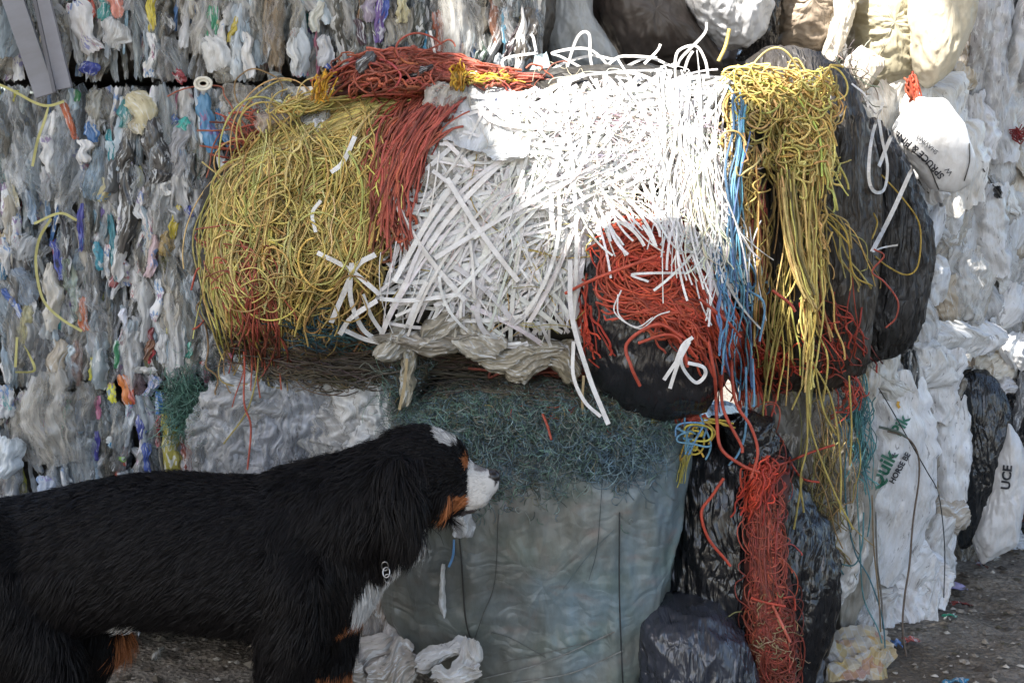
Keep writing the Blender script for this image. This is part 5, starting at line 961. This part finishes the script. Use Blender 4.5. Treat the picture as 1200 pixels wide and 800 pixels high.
# torso loft
stn = np.array([(-92, 640, 690, .03), (-84, 615, 730, .075), (-60, 597, 755, .12), (-20, 586, 765, .155), (40, 578, 752, .165), (100, 564, 732, .16), (150, 556, 726, .165), (210, 553, 726, .175), (270, 557, 732, .18), (330, 556, 742, .175), (375, 549, 745, .15), (410, 552, 735, .115), (432, 575, 715, .075), (444, 605, 690, .03)])
xs = np.linspace(stn[0, 0], stn[-1, 0], 60); tp, bo, hw = [np.interp(xs, stn[:, 0], stn[:, i]) for i in (1, 2, 3)]
for _ in range(3):
    for arr in (tp, bo, hw): arr[1:-1] = (arr[:-2]+2*arr[1:-1]+arr[2:])/4
th = np.linspace(0, 2*math.pi, 48, endpoint=False)
cen = P(xs, (tp+bo)/2, YDG); hh = (bo-tp)/2*sD
cz = np.sin(th)[None]*hh[:, None]; cy = np.sign(np.cos(th))*np.abs(np.cos(th))**.85; cy = cy[None]*hw[:, None]*(1-.12*np.sin(th))[None]
V = np.stack([np.broadcast_to(cen[:, 0:1], cz.shape), cen[:, 1:2]+cy, cen[:, 2:3]+cz], -1)
q = grid_q(60, 48, True)
caps = [[0]*0]
Vc = V.reshape(-1, 3); addm(Vc, q)
# closing end caps with small balls (inside)
ball(-84, 668, 0, .055, (.5, 1.0, 1.1)); ball(440, 648, 0, .06, (.4, .8, 1.3))
chain([(340, 625, 0, .135), (385, 610, 0, .13), (425, 592, 0, .115), (460, 570, 0, .10), (488, 556, 0, .09)])
chain([(400, 660, 0, .09), (430, 640, 0, .075), (455, 615, 0, .07)])
# head
ball(490, 550, 0, .094, (1, .92, 1)); ball(508, 547, 0, .076, (1, .95, 1)); ball(512, 572, 0, .058, (1.1, 1.2, .9))
ball(526, 545, .025, .042); ball(526, 545, -.025, .042)
chain([(520, 565, 0, .056), (545, 566, 0, .047), (562, 567, 0, .037), (571, 565, 0, .028)], sc=(1, .92, 1))
chain([(525, 588, 0, .03), (550, 592, 0, .02), (566, 586, 0, .014)])
ball(560, 580, -.022, .022, (1.2, .7, 1)); ball(560, 580, .022, .022, (1.2, .7, 1))
# ears (pendant flaps)
for sgn in (-1, 1):
    ball(476, 574, sgn*.106, .060, (.56, .22, 1.0), .12); ball(466, 536, sgn*.088, .030, (1, .5, 1)); ball(482, 602, sgn*.108, .042, (.66, .26, 1.0), .15)
# legs: near = -Y
gpy = 936
def foot(px, dy, s=1.0):
    z0 = P(px, gpy, YDG)
    for k_, (ox, oy, r) in enumerate(((0, 0, .036), (.03, -.024, .018), (.04, -.008, .019), (.04, .010, .019), (.03, .026, .018))):
        c0 = np.array([z0[0]+ox, YDG+dy+oy, r*.92]); th_ = np.linspace(0, 2*math.pi, 20, endpoint=False)[None]; ph_ = np.linspace(.05, math.pi-.05, 12)[:, None]
        addm(np.stack([np.cos(th_)*np.sin(ph_)*1.3, np.sin(th_)*np.sin(ph_), np.cos(ph_)*np.ones_like(th_)], -1)*r+c0, grid_q(12, 20, True))
chain([(352, 660, -.10, .088), (350, 720, -.105, .07), (345, 765, -.10, .052), (347, 850, -.095, .036), (346, 905, -.095, .031), (350, 922, -.095, .030)]); foot(351, -.095)
chain([(378, 660, .10, .08), (385, 720, .10, .06), (384, 775, .10, .046), (380, 850, .095, .034), (380, 905, .095, .03), (384, 922, .095, .030)]); foot(385, .095)
chain([(0, 655, -.085, .125), (40, 710, -.10, .10), (78, 762, -.105, .068), (40, 810, -.10, .05), (-5, 850, -.10, .034), (-2, 900, -.10, .029), (2, 922, -.10, .03)]); foot(3, -.10)
chain([(20, 660, .085, .12), (60, 715, .10, .09), (100, 765, .105, .06), (78, 810, .10, .048), (48, 850, .10, .034), (52, 900, .10, .029), (56, 922, .10, .03)]); foot(58, .10)
chain([(-84, 630, 0, .04), (-112, 680, .01, .035), (-128, 750, .02, .03), (-135, 820, .02, .02)])
Vd = np.concatenate(SV); Qd = np.concatenate(SQ)
tmp = mesh_obj('tmp', Vd, Qd, M_fibre)
md_ = tmp.modifiers.new('r', 'REMESH'); md_.mode = 'VOXEL'; md_.voxel_size = .0075; md_.use_smooth_shade = True
ms = tmp.modifiers.new('s', 'SMOOTH'); ms.factor = .5; ms.iterations = 9
bpy.context.view_layer.update()
dm = bpy.data.meshes.new_from_object(tmp.evaluated_get(bpy.context.evaluated_depsgraph_get())); bpy.data.objects.remove(tmp)
dl = (float(P(180, 700, YDG)[0]), YDG, 0.0)
n_ = len(dm.vertices); v = np.empty(n_*3, np.float32); dm.vertices.foreach_get('co', v); v = v.reshape(-1, 3).astype(float)
def topix(v): # dog-plane coordinates (as drawn in side view, at the dog's own depth)
    y = v[:, 1]*0+YDG; d = np.stack([v[:, 0], y, v[:, 2]-CH], -1)
    f_ = d[:, 1]*math.cos(PITCH)-d[:, 2]*math.sin(PITCH); u_ = d[:, 1]*math.sin(PITCH)+d[:, 2]*math.cos(PITCH)
    return 600+F*d[:, 0]/f_, 400-F*u_/f_
BLK = np.array([.0055, .0055, .006]); WHI = np.array([.5, .49, .47]); TAN = np.array([.33, .12, .045])
def coat(v):
    px, py = topix(v); dy = v[:, 1]-YDG; c = np.tile(BLK, (len(v), 1)); nz = pn(v*60, 3)*5
    def blob(cx, cy, rx, ry, rot=0):
        x = px-cx; y = py-cy; ca, sa = math.cos(rot), math.sin(rot); return ((x*ca+y*sa)/rx)**2+((y*ca-x*sa)/ry)**2+nz*.04 < 1
    def setc(m, col): c[m] = col
    setc(blob(537, 584, 13, 10, -.5), TAN); setc(blob(527, 580, 4, 10, .2), TAN); setc(blob(547, 536, 4, 6) & (np.abs(dy) > .012), TAN)
    setc(blob(524, 510, 15, 6, .42) & (np.abs(dy) < .05), WHI)
    m = (px > 549+np.clip(py-560, -20, 40)*-.06+nz*.4) & (py > 520) & (py < 625) & (px < 640); setc(m, WHI)
    pass
    setc(blob(578, 560, 5, 10) & (np.abs(dy) < .02), np.array([.03, .028, .028]))
    setc((px > 556) & (px < 576) & (py < 550), np.array([.20, .19, .185]))
    setc((px > 545) & (py > 594) & (py < 612), np.array([.06, .05, .05]))
    setc((blob(438, 698, 26, 36, .4)) & (px > 418), WHI); setc(blob(455, 655, 16, 34, .3) & (np.abs(dy) < .045), WHI); setc(blob(502, 626, 14, 24) & (np.abs(dy) < .06), WHI)
    setc(blob(413, 722, 11, 14), TAN); setc(blob(165, 722, 16, 13), WHI)
    setc((py > 800) & (py <= 880) & (px > 250) & (px < 420), TAN); setc((py > 905) & (px > -40), WHI); setc((py > 880) & (py <= 905) & (px > 250), WHI)
    setc((px > 124) & (px < 140) & (py > 745) & (dy > .05), TAN); setc((py > 815) & (py < 905) & (px < 110) & (px > 10), TAN)
    return c
dm.vertices.foreach_set('co', (v-np.array(dl)).astype(np.float32).ravel())
ca_ = dm.color_attributes.new('Col', 'FLOAT_COLOR', 'POINT'); cc = coat(v); ca_.data.foreach_set('color', np.concatenate([cc, np.ones((n_, 1))], 1).astype(np.float32).ravel())
m_skin, n, b, out = mat('dog_coat'); at = N_(n, 'ShaderNodeAttribute', attribute_name='Col'); n.links.new(at.outputs[0], b.inputs['Base Color']); b.inputs['Roughness'].default_value = .8; b.inputs['Specular IOR Level'].default_value = .1
dm.materials.clear(); dm.materials.append(m_skin)
for p_ in dm.polygons: p_.use_smooth = True
dog = bpy.data.objects.new('dog', dm); COL.objects.link(dog); dog.location = dl
tag(dog, 'long haired black dog with white muzzle and tan cheek standing before the bales', 'dog')
# fur
dm.calc_loop_triangles(); nt_ = len(dm.loop_triangles); tri = np.empty(nt_*3, np.int32); dm.loop_triangles.foreach_get('vertices', tri); tri = tri.reshape(-1, 3)
A, B, C_ = v[tri[:, 0]], v[tri[:, 1]], v[tri[:, 2]]; cr_ = np.cross(B-A, C_-A); ar = np.linalg.norm(cr_, axis=1); nr = cr_/(ar[:, None]+1e-12)
NF = 230000
idx = R.choice(nt_, NF, p=ar/ar.sum()); r1, r2 = R.random((2, NF)); r1, r2 = np.where(r1+r2 > 1, 1-r1, r1), np.where(r1+r2 > 1, 1-r2, r2)
pr_ = A[idx]+(B-A)[idx]*r1[:, None]+(C_-A)[idx]*r2[:, None]; nn = nr[idx]; px, py = topix(pr_)
keep = ~((px > 572) & (py < 572) & (px < 600)); pr_, nn, px, py = pr_[keep], nn[keep], px[keep], py[keep]; NF = len(pr_)
Ln = np.full(NF, .022); fl = np.tile([-1.0, 0, -.45], (NF, 1))
belly = np.clip((py-690)/50, 0, 1)*(px < 330)*(px > 60); Ln += belly*.022; fl[:, 2] -= belly*1.0
neck = (px > 330) & (px < 470); Ln[neck] = .030; fl[neck] = [-.7, 0, -1.0]
chest = (px > 385) & (px < 480) & (py > 620); Ln[chest] = .028; fl[chest] = [.15, 0, -1.0]
head = (px > 478) & (py < 620) & (px < 555); Ln[head] = .012; fl[head] = [-1, 0, -.2]
cheek = (px > 478) & (px < 530) & (py > 570); Ln[cheek] = .034; fl[cheek] = [-.5, 0, -1]
ear = (px > 450) & (px < 500) & (py > 525) & (np.abs(pr_[:, 1]-YDG) > .07); Ln[ear] = .052; fl[ear] = [.12, 0, -1]
muz = px >= 548; muz &= px < 620; Ln[muz] = .005; fl[muz] = [-1, 0, -.1]
thr = (px > 480) & (px < 525) & (py > 600); Ln[thr] = .04; fl[thr] = [.1, 0, -1]
leg = py > 775; Ln[leg] = .022; fl[leg] = [-.4, 0, -1]; ft = py > 900; Ln[ft] = .008
thigh = (px < 120) & (py > 640) & (py < 775); Ln[thigh] = .034; fl[thigh] = [-.6, 0, -1]
tail = px < -95; Ln[tail] = .07; fl[tail] = [-.5, 0, -1]
Ln *= .6+.8*R.random(NF)
cl = pn(pr_*35, 5)[:, None]; cl2 = pn(pr_*35+40, 6)[:, None]; cl3 = pn(pr_*12+9, 7)[:, None]
fl = fl/np.linalg.norm(fl, axis=1, keepdims=True); fl = fl+np.concatenate([cl*.6+cl3*.7, cl2*.4, -cl*.35+cl3*.4], 1)+R.normal(size=(NF, 3))*.09
fl -= nn*np.minimum(0, (fl*nn).sum(1))[:, None]*0 + nn*(fl*nn).sum(1)[:, None]; fl /= np.linalg.norm(fl, axis=1, keepdims=True)+1e-6
lift = np.where(muz | ft, .12, .22)[:, None]*(1+.4*R.normal(size=(NF, 1)))
side = np.cross(fl, nn)
pts = []
for t_, s_ in ((0, 0), (.35, .42), (.7, .62), (1, .55)):
    p_ = pr_+fl*Ln[:, None]*t_+nn*Ln[:, None]*lift*s_*1.6; p_[:, 2] -= (Ln*t_**2*.25*(py > 560)); pts.append(p_)
# keep fur above ground
wd = np.array([.0006, .0006, .0005, .0001])[None, :, None]*(1+.3*R.random((NF, 1, 1))); wd = np.where(muz[:, None, None], wd*.5, wd)
pts = np.stack(pts, 1); pts[..., 2] = np.maximum(pts[..., 2], .004)
sd_ = side+nn*R.normal(size=(NF, 1))*.6; sd_ /= np.linalg.norm(sd_, axis=1, keepdims=True)
Vf = np.stack([pts-sd_[:, None]*wd, pts+sd_[:, None]*wd], 2).reshape(-1, 3)
qf = np.array([[0, 1, 3, 2], [2, 3, 5, 4], [4, 5, 7, 6]]); Qf = (qf[None]+(np.arange(NF)*8)[:, None, None]).reshape(-1, 4)
cf = coat(pr_)*(.7+.6*R.random((NF, 1))); isb = cf.max(1) < .03; cf[isb] = cf[isb]*np.array([1.15, 1.0, .95])
m_fur, n, b, out = mat('dog_fur'); at = N_(n, 'ShaderNodeAttribute', attribute_name='Col'); n.links.new(at.outputs[0], b.inputs['Base Color']); b.inputs['Roughness'].default_value = .5; b.inputs['Specular IOR Level'].default_value = .15
fur = mesh_obj('fur', Vf, Qf, m_fur, dog, col=np.repeat(cf, 8, 0), smooth=True); fur['kind'] = 'stuff'
# eyes, nose, mouth, collar
def small(name, c, r, sc, mt, parent, nu=16, rot=0):
    th_ = np.linspace(0, 2*math.pi, nu*2, endpoint=False)[None]; ph_ = np.linspace(.02, math.pi-.02, nu)[:, None]
    V_ = np.stack([np.cos(th_)*np.sin(ph_), np.sin(th_)*np.sin(ph_), np.cos(ph_)*np.ones_like(th_)], -1)*r*np.array(sc)
    if rot: ca, sa = math.cos(rot), math.sin(rot); V_ = np.stack([V_[..., 0]*ca-V_[..., 2]*sa, V_[..., 1], V_[..., 0]*sa+V_[..., 2]*ca], -1)
    return mesh_obj(name, (V_+c).reshape(-1, 3), grid_q(nu, nu*2, True), mt, parent)
m_eye = plain('dark_brown_eye', (.02, .01, .006), .05); m_nose = plain('black_nose', (.012, .011, .012), .3)
for s_ in (-1, 1): small('eye', P(538, 548, YDG)+[0, s_*.049, 0], .0095, (1, .8, 1), m_eye, dog)
small('nose', P(577, 558, YDG), .020, (.85, .95, .8), m_nose, dog, rot=-.3)
a = Acc(); th_ = np.linspace(0, 2*math.pi, 40)
cn_ = P(440, 610, YDG); 
ring_d = np.array([.5, 0, .8]); ring_d /= np.linalg.norm(ring_d)
pts_ = np.stack([cn_+np.array([math.cos(t)*ring_d[0]*.125*-1, 0, math.cos(t)*ring_d[2]*.10*-1])*0+np.array([math.cos(t)*.04, math.sin(t)*.085, -math.cos(t)*.09]) for t in th_]); tube(a, pts_, .004, .004, (.5, .5, .5), sides=6)
for k_ in range(3):
    c_ = P(457+k_*1.5, 645+k_*7, YDG)+[0, -.115, 0]; tt = np.linspace(0, 2*math.pi, 20); pts_ = np.stack([c_[0]+np.cos(tt)*.007, c_[1]+np.sin(tt)*.003*(k_ % 2*2-1), c_[2]+np.sin(tt)*.010], -1); tube(a, pts_, .0014, .0014, (.5, .5, .5), sides=6)
a.build('chain_collar', M_steel, dog)
